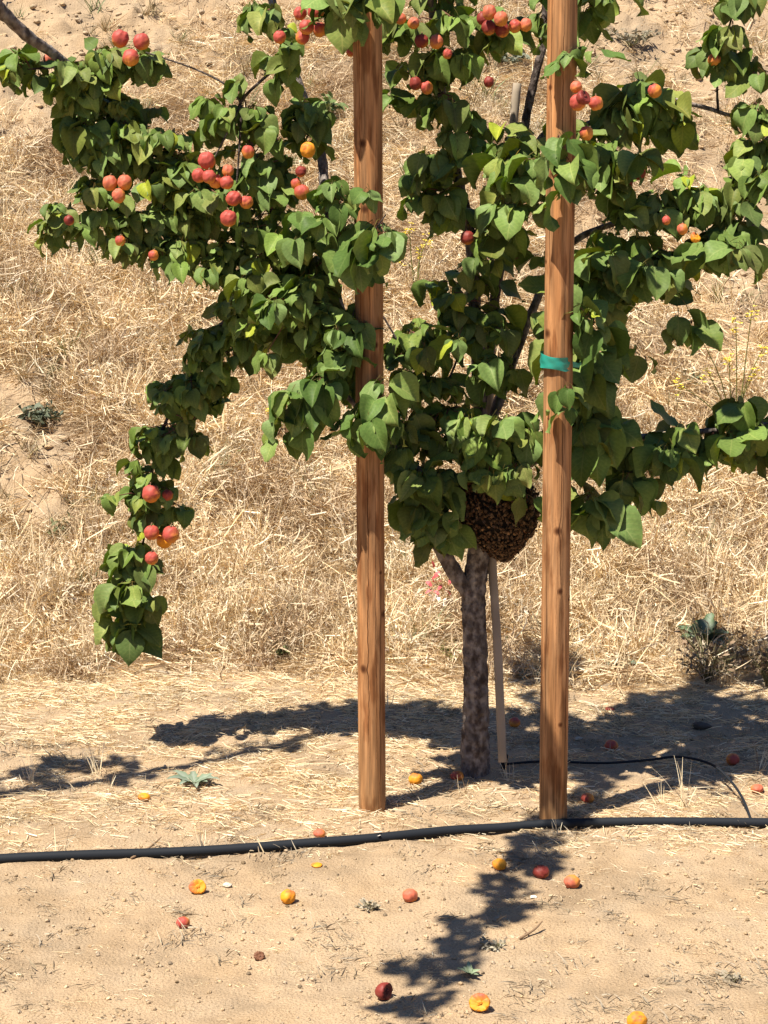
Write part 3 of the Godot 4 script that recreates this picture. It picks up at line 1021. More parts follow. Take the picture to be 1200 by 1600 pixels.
	limb(tree, "twig", [Vector3(-0.439, 2.213, 0.18), Vector3(-0.476, 2.137, 0.22), Vector3(-0.517, 2.06, 0.22)], 0.003, 0.0024, thin, 0.0, 5)
	limb(tree, "twig", [Vector3(-0.172, 1.642, 0.08), Vector3(-0.328, 1.65, -0.02), Vector3(-0.5, 1.533, -0.1), Vector3(-0.635, 1.335, -0.18), Vector3(-0.741, 1.131, -0.24), Vector3(-0.795, 0.925, -0.28), Vector3(-0.829, 0.697, -0.3), Vector3(-0.874, 0.538, -0.3)], 0.010, 0.003, thin, 0.0, 7)
	limb(tree, "twig", [Vector3(-0.183, 1.778, 0.03), Vector3(-0.116, 1.799, 0.35), Vector3(-0.047, 1.844, 0.52), Vector3(0.006, 1.912, 0.55)], 0.005, 0.002, thin, 0.0, 5)
	limb(tree, "twig", [Vector3(-0.528, 1.876, 0), Vector3(-0.747, 1.85, 0.05), Vector3(-0.928, 1.841, 0.06), Vector3(-1.089, 1.851, 0.06)], 0.006, 0.0025, thin, 0.0, 5)
	limb(tree, "twig", [Vector3(0.292, 1.568, -0.02), Vector3(0.185, 1.309, 0.05), Vector3(0.082, 1.417, 0.08), Vector3(-0.02, 1.577, 0.05)], 0.005, 0.003, thin, 0.0, 5)
	limb(tree, "twig", [Vector3(0.536, 1.67, -0.12), Vector3(0.667, 1.603, 0.1), Vector3(0.606, 1.442, 0.25), Vector3(0.626, 1.209, 0.3)], 0.006, 0.003, thin, 0.0, 5)
	limb(tree, "twig", [Vector3(0.667, 1.603, 0.1), Vector3(0.804, 1.686, 0.12), Vector3(1.002, 1.767, 0.12), Vector3(1.163, 1.845, 0.1)], 0.006, 0.003, thin, 0.0, 5)
	limb(tree, "twig", [Vector3(0.267, 1.036, 0.1), Vector3(0.185, 0.929, 0.14), Vector3(0.189, 0.807, 0.16)], 0.005, 0.003, thin, 0.0, 5)
	# limbs that run up out of the frame
	limb(tree, "limb", [Vector3(0.15, 2.5, -0.02), Vector3(0.05, 2.68, 0.3), Vector3(-0.5, 2.76, 1.3), Vector3(-0.9, 2.9, 2.3), Vector3(-1.25, 3.05, 3.3)], 0.011, 0.004, bark, 0.1, 7)

	leaf_meshes = [leaf_mesh(0.6, 0.7, 0.045, 0.40, 0.5), leaf_mesh(0.3, 0.4, 0.06, 0.44, -0.7), leaf_mesh(1.0, 1.0, 0.05, 0.41, 0.4), leaf_mesh(0.45, 1.5, 0.07, 0.42, 0.8), leaf_mesh(0.2, -0.5, 0.05, 0.43, -0.4), leaf_mesh(1.5, 0.6, 0.04, 0.42, 0.2), leaf_mesh(1.2, 1.2, 0.06, 0.38, -0.6), leaf_mesh(-0.35, 0.9, 0.06, 0.40, 0.6)]
	var ltex := leaf_texture()
	var lmats := []
	for c in [Color(0.180, 0.235, 0.070), Color(0.142, 0.205, 0.058), Color(0.255, 0.305, 0.095), Color(0.095, 0.145, 0.040), Color(0.215, 0.275, 0.105)]:
		lmats.append(leaf_material(ltex, c.linear_to_srgb()))
	var out := {"xf": [], "cc": [], "twigs": MB.new()}
	# upper left arm
	spray(out, [Vector3(-1.156, 2.321, 0.1), Vector3(-0.988, 2.321, 0.1), Vector3(-0.893, 2.258, 0.08)], 22, 0.065, 0.075)
	spray(out, [Vector3(-0.983, 2.275, 0), Vector3(-0.904, 2.236, 0), Vector3(-0.804, 2.148, 0.02), Vector3(-0.698, 2.013, 0), Vector3(-0.569, 1.893, 0), Vector3(-0.365, 1.768, 0.03), Vector3(-0.162, 1.649, 0.06)], 100, 0.125, 0.07)
	spray(out, [Vector3(-0.926, 2.384, 0.03), Vector3(-0.834, 2.355, 0.06), Vector3(-0.703, 2.336, 0.08)], 18, 0.06, 0.07)
	spray(out, [Vector3(-0.545, 1.87, 0.05), Vector3(-0.744, 1.853, 0.08), Vector3(-0.925, 1.839, 0.08), Vector3(-1.086, 1.853, 0.08)], 42, 0.09, 0.07)
	spray(out, [Vector3(-0.799, 2.159, 0.06), Vector3(-0.86, 2.022, 0.08), Vector3(-0.873, 1.903, 0.08)], 24, 0.09, 0.07)
	spray(out, [Vector3(-0.602, 1.805, 0.1), Vector3(-0.724, 1.755, 0.1), Vector3(-0.824, 1.785, 0.1)], 18, 0.075, 0.07)
	spray(out, [Vector3(-0.302, 1.704, 0.1), Vector3(-0.358, 1.888, 0.14), Vector3(-0.385, 2.066, 0.16), Vector3(-0.423, 2.202, 0.16)], 44, 0.11, 0.075)
	spray(out, [Vector3(-0.501, 2.145, 0.18), Vector3(-0.51, 2.241, 0.16)], 5, 0.05)
	spray(out, [Vector3(-0.331, 2.299, 0.2), Vector3(-0.253, 2.376, 0.2)], 5, 0.06)
	spray(out, [Vector3(-0.257, 2.24, 0.12), Vector3(-0.234, 2.084, 0.12)], 14, 0.065, 0.075)
	spray(out, [Vector3(-0.273, 1.785, 0.3), Vector3(-0.163, 1.882, 0.42), Vector3(-0.105, 1.968, 0.42)], 20, 0.075, 0.078)
	spray(out, [Vector3(-0.582, 1.747, 0.12), Vector3(-0.482, 1.707, 0.12), Vector3(-0.364, 1.603, 0.1)], 22, 0.08, 0.07)
	spray(out, [Vector3(-0.978, 2.218, 0.05), Vector3(-0.903, 2.06, 0.05)], 14, 0.06)
	spray(out, [Vector3(-0.718, 2.121, 0.08), Vector3(-0.599, 1.974, 0.1)], 14, 0.07)
	spray(out, [Vector3(-0.122, 1.42, 0.1), Vector3(-0.306, 1.515, 0.05), Vector3(-0.472, 1.591, 0)], 30, 0.11, 0.075)
	spray(out, [Vector3(-0.349, 1.571, 0), Vector3(-0.479, 1.456, -0.08), Vector3(-0.592, 1.276, -0.15), Vector3(-0.662, 1.116, -0.2)], 34, 0.10, 0.072)
	spray(out, [Vector3(-0.082, 1.338, 0.1), Vector3(-0.182, 1.427, 0.15)], 14, 0.09, 0.09)
	spray(out, [Vector3(-0.659, 1.984, 0.1), Vector3(-0.439, 1.906, 0.12)], 22, 0.09, 0.072)
	# long drooping shoot
	spray(out, [Vector3(-0.328, 1.632, 0), Vector3(-0.488, 1.54, -0.08), Vector3(-0.634, 1.337, -0.17), Vector3(-0.741, 1.131, -0.24), Vector3(-0.793, 0.936, -0.28), Vector3(-0.817, 0.789, -0.29)], 104, 0.135, 0.07)
	spray(out, [Vector3(-0.826, 0.724, -0.28), Vector3(-0.872, 0.555, -0.28), Vector3(-0.862, 0.498, -0.28)], 24, 0.085, 0.10, 4)
	spray(out, [Vector3(-0.867, 0.475, -0.28), Vector3(-0.869, 0.407, -0.28)], 6, 0.04, 0.115, 4)
	# left of the first post
	spray(out, [Vector3(-0.107, 1.537, 0.36), Vector3(-0.215, 1.623, 0.34), Vector3(-0.358, 1.675, 0.2)], 46, 0.12, 0.078)
	spray(out, [Vector3(-0.107, 1.465, 0.4), Vector3(-0.194, 1.389, 0.42), Vector3(-0.253, 1.311, 0.42)], 18, 0.075, 0.098, 4.5)
	spray(out, [Vector3(-0.253, 1.311, 0.42), Vector3(-0.332, 1.211, 0.42)], 3, 0.045, 0.10, 3)
	spray(out, [Vector3(-0.106, 1.777, 0.42), Vector3(-0.038, 1.833, 0.5), Vector3(0, 1.9, 0.52)], 7, 0.05, 0.11, 4)
	# top edge
	spray(out, [Vector3(-0.178, 2.525, 0.4), Vector3(-0.102, 2.515, 0.45), Vector3(-0.037, 2.542, 0.5)], 10, 0.08, 0.11)
	spray(out, [Vector3(-0.389, 2.481, 0), Vector3(-0.319, 2.491, 0)], 4, 0.05)
	# between the posts
	spray(out, [Vector3(0.143, 2.568, 0), Vector3(0.169, 2.394, 0.05), Vector3(0.199, 2.238, 0.06)], 18, 0.105)
	spray(out, [Vector3(0.04, 2.51, 0), Vector3(0.036, 2.354, 0), Vector3(0.044, 2.236, 0)], 9, 0.055)
	spray(out, [Vector3(0.287, 2.49, 0.05), Vector3(0.395, 2.413, 0.08)], 8, 0.06)
	spray(out, [Vector3(0.503, 2.586, 0.05), Vector3(0.5, 2.432, 0.05)], 6, 0.05)
	spray(out, [Vector3(0.598, 2.566, 0.1), Vector3(0.638, 2.509, 0.1)], 6, 0.05, 0.12)
	spray(out, [Vector3(0.209, 2.238, 0.08), Vector3(0.28, 2.08, 0.06)], 9, 0.075)
	spray(out, [Vector3(0.144, 2.061, 0.06), Vector3(0.16, 1.963, 0.08), Vector3(0.202, 1.861, 0.06)], 18, 0.085)
	spray(out, [Vector3(0.264, 1.699, 0.05), Vector3(0.275, 1.536, 0.05), Vector3(0.286, 1.454, 0.05)], 20, 0.115)
	spray(out, [Vector3(0.395, 2.066, 0.15), Vector3(0.454, 1.97, 0.18), Vector3(0.386, 1.862, 0.18)], 15, 0.09, 0.11)
	spray(out, [Vector3(0.503, 2.135, 0.58), Vector3(0.527, 2.054, 0.6), Vector3(0.547, 1.99, 0.6)], 7, 0.045, 0.115, 4)
	spray(out, [Vector3(0.34, 1.904, 0.1), Vector3(0.403, 1.724, 0.1)], 12, 0.085)
	spray(out, [Vector3(0.082, 1.536, 0.05), Vector3(0.092, 1.376, 0.08), Vector3(0.184, 1.293, 0.08)], 20, 0.105)
	spray(out, [Vector3(0.224, 1.259, 0.12), Vector3(0.091, 1.183, 0.16), Vector3(0, 1.269, 0.18)], 24, 0.11, 0.105)
	spray(out, [Vector3(0, 1.396, 0.46), Vector3(-0.019, 1.321, 0.48), Vector3(-0.068, 1.223, 0.48)], 11, 0.065, 0.11, 4)
	spray(out, [Vector3(0.081, 1.046, 0.2), Vector3(0.182, 1.057, 0.2), Vector3(0.102, 0.963, 0.2)], 13, 0.075, 0.11)
	spray(out, [Vector3(0.163, 0.907, 0.18), Vector3(0.205, 0.844, 0.18)], 5, 0.045, 0.10, 3.5)
	spray(out, [Vector3(0.281, 1.157, 0.24), Vector3(0.382, 1.235, 0.22), Vector3(0.452, 1.178, 0.24)], 15, 0.075, 0.105)
	spray(out, [Vector3(0.326, 1.338, 0.1), Vector3(0.366, 1.42, 0.1)], 8, 0.08)
	spray(out, [Vector3(0.378, 2.16, 0.08), Vector3(0.389, 2.023, 0.1)], 7, 0.05, 0.085)
	spray(out, [Vector3(0.269, 1.098, 0.3), Vector3(0.369, 1.118, 0.3), Vector3(0.459, 1.098, 0.3)], 7, 0.045, 0.085, 4)
	spray(out, [Vector3(0.102, 0.942, 0.2), Vector3(0.204, 0.827, 0.2)], 5, 0.05, 0.095, 4)
	spray(out, [Vector3(0.44, 1.016, 0.3), Vector3(0.452, 1.006, 0.3)], 1, 0.02, 0.085, 3)
	# right of the second post
	spray(out, [Vector3(0.534, 2.344, 0.56), Vector3(0.613, 2.37, 0.5)], 3, 0.04, 0.085, 3.5)
	spray(out, [Vector3(0.704, 2.206, 0), Vector3(0.804, 2.206, 0), Vector3(0.947, 2.161, 0)], 20, 0.07, 0.11)
	spray(out, [Vector3(0.566, 2.141, 0.1), Vector3(0.675, 2.074, 0.12), Vector3(0.718, 1.946, 0.12)], 20, 0.105)
	spray(out, [Vector3(0.721, 1.885, 0.1), Vector3(0.921, 1.885, 0.1), Vector3(1.182, 1.963, 0.08)], 32, 0.115)
	spray(out, [Vector3(1.168, 2.208, 0.05), Vector3(1.184, 2.04, 0.05)], 14, 0.08)
	spray(out, [Vector3(0.608, 1.606, 0.2), Vector3(0.715, 1.695, 0.2), Vector3(0.917, 1.751, 0.16), Vector3(1.118, 1.799, 0.14)], 38, 0.115, 0.11)
	spray(out, [Vector3(0.581, 1.652, 0.5), Vector3(0.625, 1.55, 0.45)], 6, 0.045, 0.105, 4)
	spray(out, [Vector3(0.625, 1.522, 0.25), Vector3(0.603, 1.37, 0.3), Vector3(0.656, 1.209, 0.3)], 22, 0.09, 0.12)
	spray(out, [Vector3(0.535, 1.392, 0.58), Vector3(0.558, 1.323, 0.55)], 3, 0.04, 0.10, 3)
	spray(out, [Vector3(0.904, 1.549, 0.15), Vector3(0.965, 1.539, 0.15)], 3, 0.04, 0.12, 3)
	spray(out, [Vector3(0.821, 1.425, 0.2), Vector3(0.842, 1.415, 0.2)], 1, 0.03, 0.11, 3)
	spray(out, [Vector3(0.612, 1.149, 0.25), Vector3(0.747, 1.17, 0.2), Vector3(0.975, 1.163, 0.16), Vector3(1.224, 1.217, 0.12)], 28, 0.08, 0.11)
	spray(out, [Vector3(0.612, 1.042, 0.28), Vector3(0.673, 0.96, 0.28)], 6, 0.05, 0.13, 4)
	spray(out, [Vector3(0.78, 1.077, 0.2), Vector3(0.873, 1.015, 0.2)], 5, 0.05, 0.115, 4)
	spray(out, [Vector3(1.05, 2.314, -0.05), Vector3(1.081, 2.422, -0.04), Vector3(1.127, 2.568, -0.02)], 11, 0.045, 0.085)
	# the crown above the frame
	spray(out, [Vector3(0.15, 2.62, 0), Vector3(0.2, 3.0, -0.1), Vector3(0.15, 3.3, -0.1)], 20, 0.22, 0.10)
	spray(out, [Vector3(0.5, 2.7, -0.1), Vector3(0.75, 2.95, -0.1), Vector3(1.2, 3.0, 0.0)], 18, 0.2, 0.10)
	spray(out, [Vector3(-0.4, 2.7, -0.2), Vector3(-0.5, 3.1, -0.2)], 9, 0.15, 0.10)
	spray(out, [Vector3(1.15, 2.3, 0.0), Vector3(1.5, 2.2, 0.0), Vector3(1.7, 1.6, 0.1)], 24, 0.2, 0.10)
	spray(out, [Vector3(1.1, 1.1, 0.1), Vector3(1.6, 1.2, 0.1)], 20, 0.16, 0.10)
	spray(out, [Vector3(-0.3, 2.76, 0.9), Vector3(-0.5, 2.80, 1.3), Vector3(-0.9, 2.92, 2.3), Vector3(-1.25, 3.05, 3.3)], 80, 0.085, 0.082)
	tag(part("spur_twigs", out.twigs.mesh(true), rough_mat("twig_bark", 0.7), tree, -root), "", "", "", "stuff")
	hang_leaves(out, tree, lmats, 300)

	# ------------------------------------------------ the tree next door
	var root2 := on_ground(Vector2(-3.1, 1.3))
	var tree2 := thing("apricot_tree", root2, "neighbouring apricot tree at the left edge, a bare grey limb reaching in", "tree")
	limb(tree2, "trunk", [root2 + Vector3(0, -0.05, 0), root2 + Vector3(0.02, 0.5, 0), root2 + Vector3(-0.02, 1.0, 0)], 0.05, 0.04, bark, 0.3)
	limb(tree2, "limb", [root2 + Vector3(-0.02, 0.95, 0), Vector3(-2.75, 2.0, 1.2), Vector3(-2.0, 2.65, 0.95), Vector3(-1.272, 2.605, 0.5), Vector3(-1.135, 2.485, 0.3), Vector3(-1.074, 2.418, 0.22), Vector3(-1.026, 2.379, 0.16), Vector3(-0.972, 2.332, 0.1)], 0.034, 0.0125, bark, 0.75, 12)
	limb(tree2, "limb", [root2 + Vector3(-0.02, 0.95, 0), Vector3(-2.7, 1.7, 1.1), Vector3(-2.1, 2.0, 0.75), Vector3(-1.75, 2.05, 0.6)], 0.025, 0.008, bark, 0.3)
	limb(tree2, "twig", [Vector3(-0.972, 2.332, 0.1), Vector3(-1.037, 2.324, 0.1), Vector3(-1.166, 2.317, 0.1)], 0.005, 0.003, bark, 0.0, 5)
	var out2 := {"xf": [], "cc": [], "twigs": MB.new()}
	spray(out2, [Vector3(-2.3, 1.95, 0.8), Vector3(-2.0, 2.02, 0.7), Vector3(-1.62, 2.05, 0.5)], 11, 0.06, 0.10)
	spray(out2, [Vector3(-2.75, 2.0, 1.2), Vector3(-2.0, 2.65, 0.95), Vector3(-1.29, 2.605, 0.5)], 14, 0.09, 0.085)
	spray(out2, [Vector3(-3.1, 1.5, 1.3), Vector3(-3.1, 2.3, 1.3), Vector3(-3.2, 2.9, 1.3)], 40, 0.35, 0.10)
	spray(out2, [Vector3(-2.75, 2.0, 1.2), Vector3(-2.3, 2.4, 1.1)], 16, 0.15, 0.10)
	tag(part("spur_twigs", out2.twigs.mesh(true), rough_mat("twig_bark", 0.7), tree2, -root2), "", "", "", "stuff")
	hang_leaves(out2, tree2, lmats, 0)

	# ------------------------------------------------ the stake tied behind the trunk
	var sroot := on_ground(Vector2(0.407, -0.172))
	var sp := []
	var sr := []
	var sc := []
	for p in smooth_path([Vector3(0.392, 0.074, 0.1), Vector3(0.373, 0.475, 0.04), Vector3(0.357, 0.721, -0.02), Vector3(0.346, 1.053, -0.08), Vector3(0.346, 1.217, -0.12), Vector3(0.359, 1.508, -0.16), Vector3(0.406, 1.994, -0.2), Vector3(0.431, 2.27, -0.22)], 6):
		sp.append(p - sroot); sr.append(0.0145 * (1.0 + 0.05 * n_mid.get_noise_2d(p.y * 5.0, 1.0)))
		var k := 0.9 + 0.3 * n_mid.get_noise_2d(p.y * 9.0, 21.0)
		sc.append(Color(0.36, 0.30, 0.23) * k)
	var sm := MB.new()
	sm.tube(sp, sr, sc, 12, 0.08, n_fine)
	var stake := part("tree_stake", sm.mesh(true), rough_mat("stake_wood", 0.85), self, sroot)
	tag(stake, "thin grey bowed wooden stake standing just right of the trunk", "stake")

	build_swarm()

	# ------------------------------------------------ tape on the posts
	var tape_mat := rough_mat("green_tape", 0.4, true, Color(0.02, 0.26, 0.20).linear_to_srgb(), 0.5)
	for e in [[Vector3(0.515, 1.467, 0.48), 0.021, "bright green tie tape wrapped round the right post at leaf height"], [Vector3(-0.039, 1.276, 0.35), 0.010, "small scrap of green tape round the left post, half hidden by leaves"]]:
		var band := thing("tie_tape", e[0], e[2], "tape", "green tie tapes on the posts")
		var mb := MB.new()
		for j in 6:
			for i in 37:
				var a := TAU * (i % 36) / 36.0
				var r := 0.0462 + 0.0013 * sin(j * 2.1 + a * 3.0) + 0.0008 * sin(j * 5.0 + a * 7.0)
				mb.add(Vector3(cos(a) * r, -cos(a) * 0.006 + (j - 2.5) / 2.5 * e[1] * (1.0 + 0.15 * sin(a * 2.0 + 1.0) - 0.25 * smoothstep(0.5, 1.0, cos(a))), sin(a) * r), Color.WHITE * (0.9 + 0.2 * (j % 2)))
		for j in 5:
			for i in 36:
				var q := j * 37 + i
				mb.quad(q, q + 37, q + 38, q + 1)
		part("band", mb.mesh(true), tape_mat, band)
		var tail := MB.new()
		tail.ribbon([Vector3(0.046, -0.006, 0.005), Vector3(0.07, -0.012, 0.0), Vector3(0.09, 0.005, -0.03), Vector3(0.10, -0.02, -0.08)], [0.02, 0.014, 0.016, 0.014], Vector3(0, 1, 0.2).normalized(), Color.WHITE, Color.WHITE)
		part("tail", tail.mesh(true), tape_mat, band)

	# ------------------------------------------------ irrigation
	var pipe_pts := []
	var pipe_r := []
	var pipe_c := []
	for g in [Vector2(-1.885, 0.93), Vector2(-1.429, 0.859), Vector2(-1.15, 0.82), Vector2(-0.924, 0.793), Vector2(-0.696, 0.762), Vector2(-0.485, 0.736), Vector2(-0.254, 0.693), Vector2(-0.02, 0.646), Vector2(0.199, 0.574), Vector2(0.36, 0.535), Vector2(0.521, 0.513), Vector2(0.803, 0.502), Vector2(1.204, 0.506), Vector2(1.602, 0.519), Vector2(2.2, 0.529)]:
		pipe_pts.append(Vector3(g.x, 0.5 * ground(g.x, g.y) + 0.013, g.y))
	var pp := smooth_path(pipe_pts, 16)
	for i in pp.size():
		pipe_r.append(0.0152)
		pipe_c.append(Color(1, 1, 1).lerp(Color(7.0, 5.6, 4.2), clampf(0.22 + 0.9 * n_mid.get_noise_2d(pp[i].x * 5.0, 40.0) + R(-0.1, 0.1), 0.0, 0.7)))
	var pm := MB.new()
	pm.tube(pp, pipe_r, pipe_c, 18)
	var pmat := rough_mat("black_pipe", 0.7, true, Color(0.012, 0.015, 0.020).linear_to_srgb(), 0.3)
	var pipe_at := on_ground(Vector2(-0.02, 0.646))
	var pipe := thing("irrigation_pipe", pipe_at, "long black plastic irrigation pipe lying across the soil in front of the posts", "pipe")
	part("hose", pm.mesh(true), pmat, pipe, -pipe_at)
	var dust := MB.new()
	for i in 7:
		var a := R(0.2, 2.2)
		dust.ribbon([Vector3(R(-.012, .01), cos(a - 1.2) * 0.0160 + 0.013, sin(a - 1.2) * 0.0160), Vector3(R(0.0, .018), cos(a - 1.0) * 0.0162 + 0.013, sin(a - 1.0) * 0.0162)], [R(.004, .010), R(.003, .008)], Vector3(0.2, 0.2, 1).normalized(), Color(0.6, 0.55, 0.48), Color(0.66, 0.62, 0.56))
	part("dried_mud_mark", dust.mesh(false), rough_mat("mud", 0.95), pipe)
	var drip_at := on_ground(Vector2(0.404, -0.038))
	var drip := thing("drip_tube", drip_at, "thin black drip tube from the stake foot arching down to the pipe", "tube")
	var dp := smooth_path([on_ground(Vector2(0.405, -0.051), 0.012), on_ground(Vector2(0.542, -0.057), 0.01), on_ground(Vector2(0.736, -0.051), 0.014), on_ground(Vector2(0.889, -0.065), 0.02), on_ground(Vector2(0.996, -0.051), 0.035), on_ground(Vector2(1.09, 0.046), 0.05), on_ground(Vector2(1.13, 0.201), 0.052), on_ground(Vector2(1.145, 0.369), 0.045), on_ground(Vector2(1.15, 0.502), 0.028)], 8)
	var dr := []
	var dcc := []
	for i in dp.size(): dr.append(0.0043); dcc.append(Color.WHITE * (1.0 + 2.2 * smoothstep(0.55, 0.8, float(i) / dp.size())))
	var dm := MB.new()
	dm.tube(dp, dr, dcc, 9)
	part("tube", dm.mesh(true), pmat, drip, -drip_at)
	var em := MB.new()
	em.tube([Vector3(0, -0.01, 0), Vector3(0, 0.028, 0), Vector3(0, 0.03, 0), Vector3(0, 0.05, 0), Vector3(0, 0.052, 0), Vector3(0, 0.062, 0), Vector3(0, 0.075, 0)], [0.009, 0.010, 0.015, 0.015, 0.010, 0.009, 0.006], [Color.WHITE, Color.WHITE, Color.WHITE, Color.WHITE, Color.WHITE, Color.WHITE, Color.WHITE], 14)
	part("emitter", em.mesh(true), pmat, drip)

	# ------------------------------------------------ straw, clods, grit
	build_straw()
	build_clods()

	# ------------------------------------------------ apricots in the tree
	hanging(Vector3(-0.807, 2.413, 0.14), 0.026, "red", "red apricot upper left of the trio atop the left foliage")
	hanging(Vector3(-0.741, 2.404, 0.15), 0.026, "red", "red apricot upper right of the trio atop the left foliage")
	hanging(Vector3(-0.773, 2.356, 0.17), 0.026, "red", "red apricot lowest of the trio atop the left foliage")
	hanging(Vector3(-1.043, 2.349, 0.04), 0.018, "peach", "small lone peach-coloured apricot just under the bare grey limb")
	hanging(Vector3(-0.25, 2.487, 0.3), 0.021, "red", "red apricot upper left in the cluster at the top edge left of the post")
	hanging(Vector3(-0.202, 2.492, 0.32), 0.025, "red", "red apricot upper right in the cluster at the top edge left of the post")
	hanging(Vector3(-0.229, 2.448, 0.36), 0.023, "red", "red apricot in the middle of the top edge cluster left of the post")
	hanging(Vector3(-0.242, 2.418, 0.33), 0.021, "red", "red apricot lowest in the cluster at the top edge left of the post")
	hanging(Vector3(-0.192, 2.44, 0.28), 0.022, "orange", "orange apricot tucked behind the top edge cluster left of the post")
	hanging(Vector3(-0.312, 2.418, 0.3), 0.020, "red", "lone red apricot on the twig below the top edge cluster")
	hanging(Vector3(-0.17, 2.504, 0.3), 0.017, "dark", "dark red shaded apricot under the leaves at the top edge")
	hanging(Vector3(-0.1, 2.373, 0.25), 0.014, "orange", "tiny brownish orange apricot peeping out left of the left post")
	hanging(Vector3(-0.843, 1.979, 0.2), 0.024, "peach", "left apricot of the peach-red trio low in the left foliage")
	hanging(Vector3(-0.796, 1.982, 0.21), 0.024, "peach", "right apricot of the peach-red trio low in the left foliage")
	hanging(Vector3(-0.814, 1.942, 0.23), 0.022, "peach", "bottom apricot of the peach-red trio low in the left foliage")
	hanging(Vector3(-0.536, 2.053, 0.3), 0.026, "red", "large red apricot on a thin twig left of the red hanging stalk")
	hanging(Vector3(-0.56, 2.009, 0.3), 0.022, "red", "red apricot left of the pair beneath the large one on the thin twig")
	hanging(Vector3(-0.527, 2.007, 0.33), 0.022, "red", "red apricot right of the pair beneath the large one on the thin twig")
	hanging(Vector3(-0.511, 1.991, 0.29), 0.022, "orange", "orange apricot behind the pair on the thin twig")
	hanging(Vector3(-0.473, 2.022, 0.29), 0.019, "peach", "peach-coloured apricot at the end of the red hanging stalk")
	hanging(Vector3(-0.476, 1.988, 0.31), 0.021, "red", "pinkish red apricot just below the red hanging stalk")
	hanging(Vector3(-0.414, 2.076, 0.24), 0.020, "orange", "orange apricot in leaf shade right of the red hanging stalk")
	hanging(Vector3(-0.455, 1.941, 0.32), 0.023, "red", "dusky red apricot left of an orange one below the red stalk")
	hanging(Vector3(-0.417, 1.929, 0.31), 0.021, "orange", "orange apricot right of the dusky red one below the red stalk")
	hanging(Vector3(-0.47, 1.883, 0.34), 0.026, "red", "big red apricot lowest below the red stalk in the left foliage")
	hanging(Vector3(-0.23, 2.085, 0.3), 0.024, "yellow", "bright orange lone apricot nearest the left post")
	hanging(Vector3(-0.253, 2.018, 0.26), 0.018, "dark", "dark shaded apricot above an orange one left of the left post")
	hanging(Vector3(-0.249, 1.957, 0.28), 0.024, "orange", "deep orange apricot in leaf shade left of the left post")
	hanging(Vector3(-0.268, 1.98, 0.25), 0.017, "orange", "small orange apricot behind the deep orange one")
	hanging(Vector3(-0.972, 1.865, 0.2), 0.016, "dark", "small dull shrivelled red apricot at the far left low branch")
	hanging(Vector3(-0.816, 1.802, 0.2), 0.016, "orange", "orange apricot half covered by leaves at the lower left branch")
	hanging(Vector3(-0.714, 1.757, 0.2), 0.016, "orange", "orange apricot in deep shade at the lower left branch")
	hanging(Vector3(-0.778, 0.926, -0.16), 0.030, "red", "round red apricot with dark specks on the drooping shoot")
	hanging(Vector3(-0.727, 0.911, -0.2), 0.020, "red", "torn red apricot beside the specked one on the drooping shoot")
	hanging(Vector3(-0.779, 0.792, -0.16), 0.026, "red", "left red-orange apricot of the pair near the drooping shoot's tip")
	hanging(Vector3(-0.714, 0.788, -0.15), 0.030, "red", "right red apricot of the pair near the drooping shoot's tip")
	hanging(Vector3(-0.741, 0.756, -0.2), 0.028, "yellow", "yellow-orange apricot behind the pair near the drooping shoot's tip")
	hanging(Vector3(-0.78, 0.706, -0.15), 0.024, "red", "single red apricot just under the pair at the drooping shoot's tip")
	hanging(Vector3(0.049, 2.473, 0.16), 0.019, "peach", "left of two peach-red apricots at the top between the posts")
	hanging(Vector3(0.09, 2.459, 0.17), 0.019, "peach", "right of two peach-red apricots at the top between the posts")
	hanging(Vector3(0.159, 2.404, 0.2), 0.022, "peach", "sunlit peach-red apricot among leaves between the posts")
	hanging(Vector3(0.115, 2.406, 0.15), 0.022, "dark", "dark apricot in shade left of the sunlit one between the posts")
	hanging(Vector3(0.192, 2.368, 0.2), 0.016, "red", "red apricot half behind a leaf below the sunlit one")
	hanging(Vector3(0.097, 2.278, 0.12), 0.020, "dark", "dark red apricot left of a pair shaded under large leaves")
	hanging(Vector3(0.132, 2.265, 0.12), 0.020, "orange", "orange-brown apricot right of a pair shaded under large leaves")
	hanging(Vector3(0.319, 2.491, 0.2), 0.022, "peach", "sunlit apricot topmost in the bunch left of the right post")
	hanging(Vector3(0.353, 2.472, 0.22), 0.022, "peach", "sunlit apricot second from top in the bunch by the right post")
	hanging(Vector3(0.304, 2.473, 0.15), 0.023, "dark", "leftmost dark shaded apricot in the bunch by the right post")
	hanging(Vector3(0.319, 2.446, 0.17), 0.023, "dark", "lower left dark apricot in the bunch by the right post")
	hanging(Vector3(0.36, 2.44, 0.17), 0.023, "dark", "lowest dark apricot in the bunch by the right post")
	hanging(Vector3(0.397, 2.45, 0.2), 0.020, "orange", "orange apricot second from the right end of the bunch")
	hanging(Vector3(0.43, 2.454, 0.2), 0.020, "peach", "apricot at the right end of the bunch nearest the right post")
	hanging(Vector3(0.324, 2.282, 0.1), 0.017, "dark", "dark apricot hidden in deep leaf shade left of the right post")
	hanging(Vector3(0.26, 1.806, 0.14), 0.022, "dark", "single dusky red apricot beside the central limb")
	hanging(Vector3(0.551, 2.28, 0.6), 0.018, "peach", "top orange apricot of the cluster overlapping the right post")
	hanging(Vector3(0.555, 2.237, 0.62), 0.024, "red", "left red apricot of the cluster overlapping the right post")
	hanging(Vector3(0.569, 2.252, 0.65), 0.022, "redsplit", "open-mouthed split red apricot in the cluster by the right post")
	hanging(Vector3(0.608, 2.234, 0.6), 0.022, "orange", "right orange apricot of the cluster by the right post")
	hanging(Vector3(0.583, 2.149, 0.6), 0.021, "orange", "lone orange apricot under the cluster right of the right post")
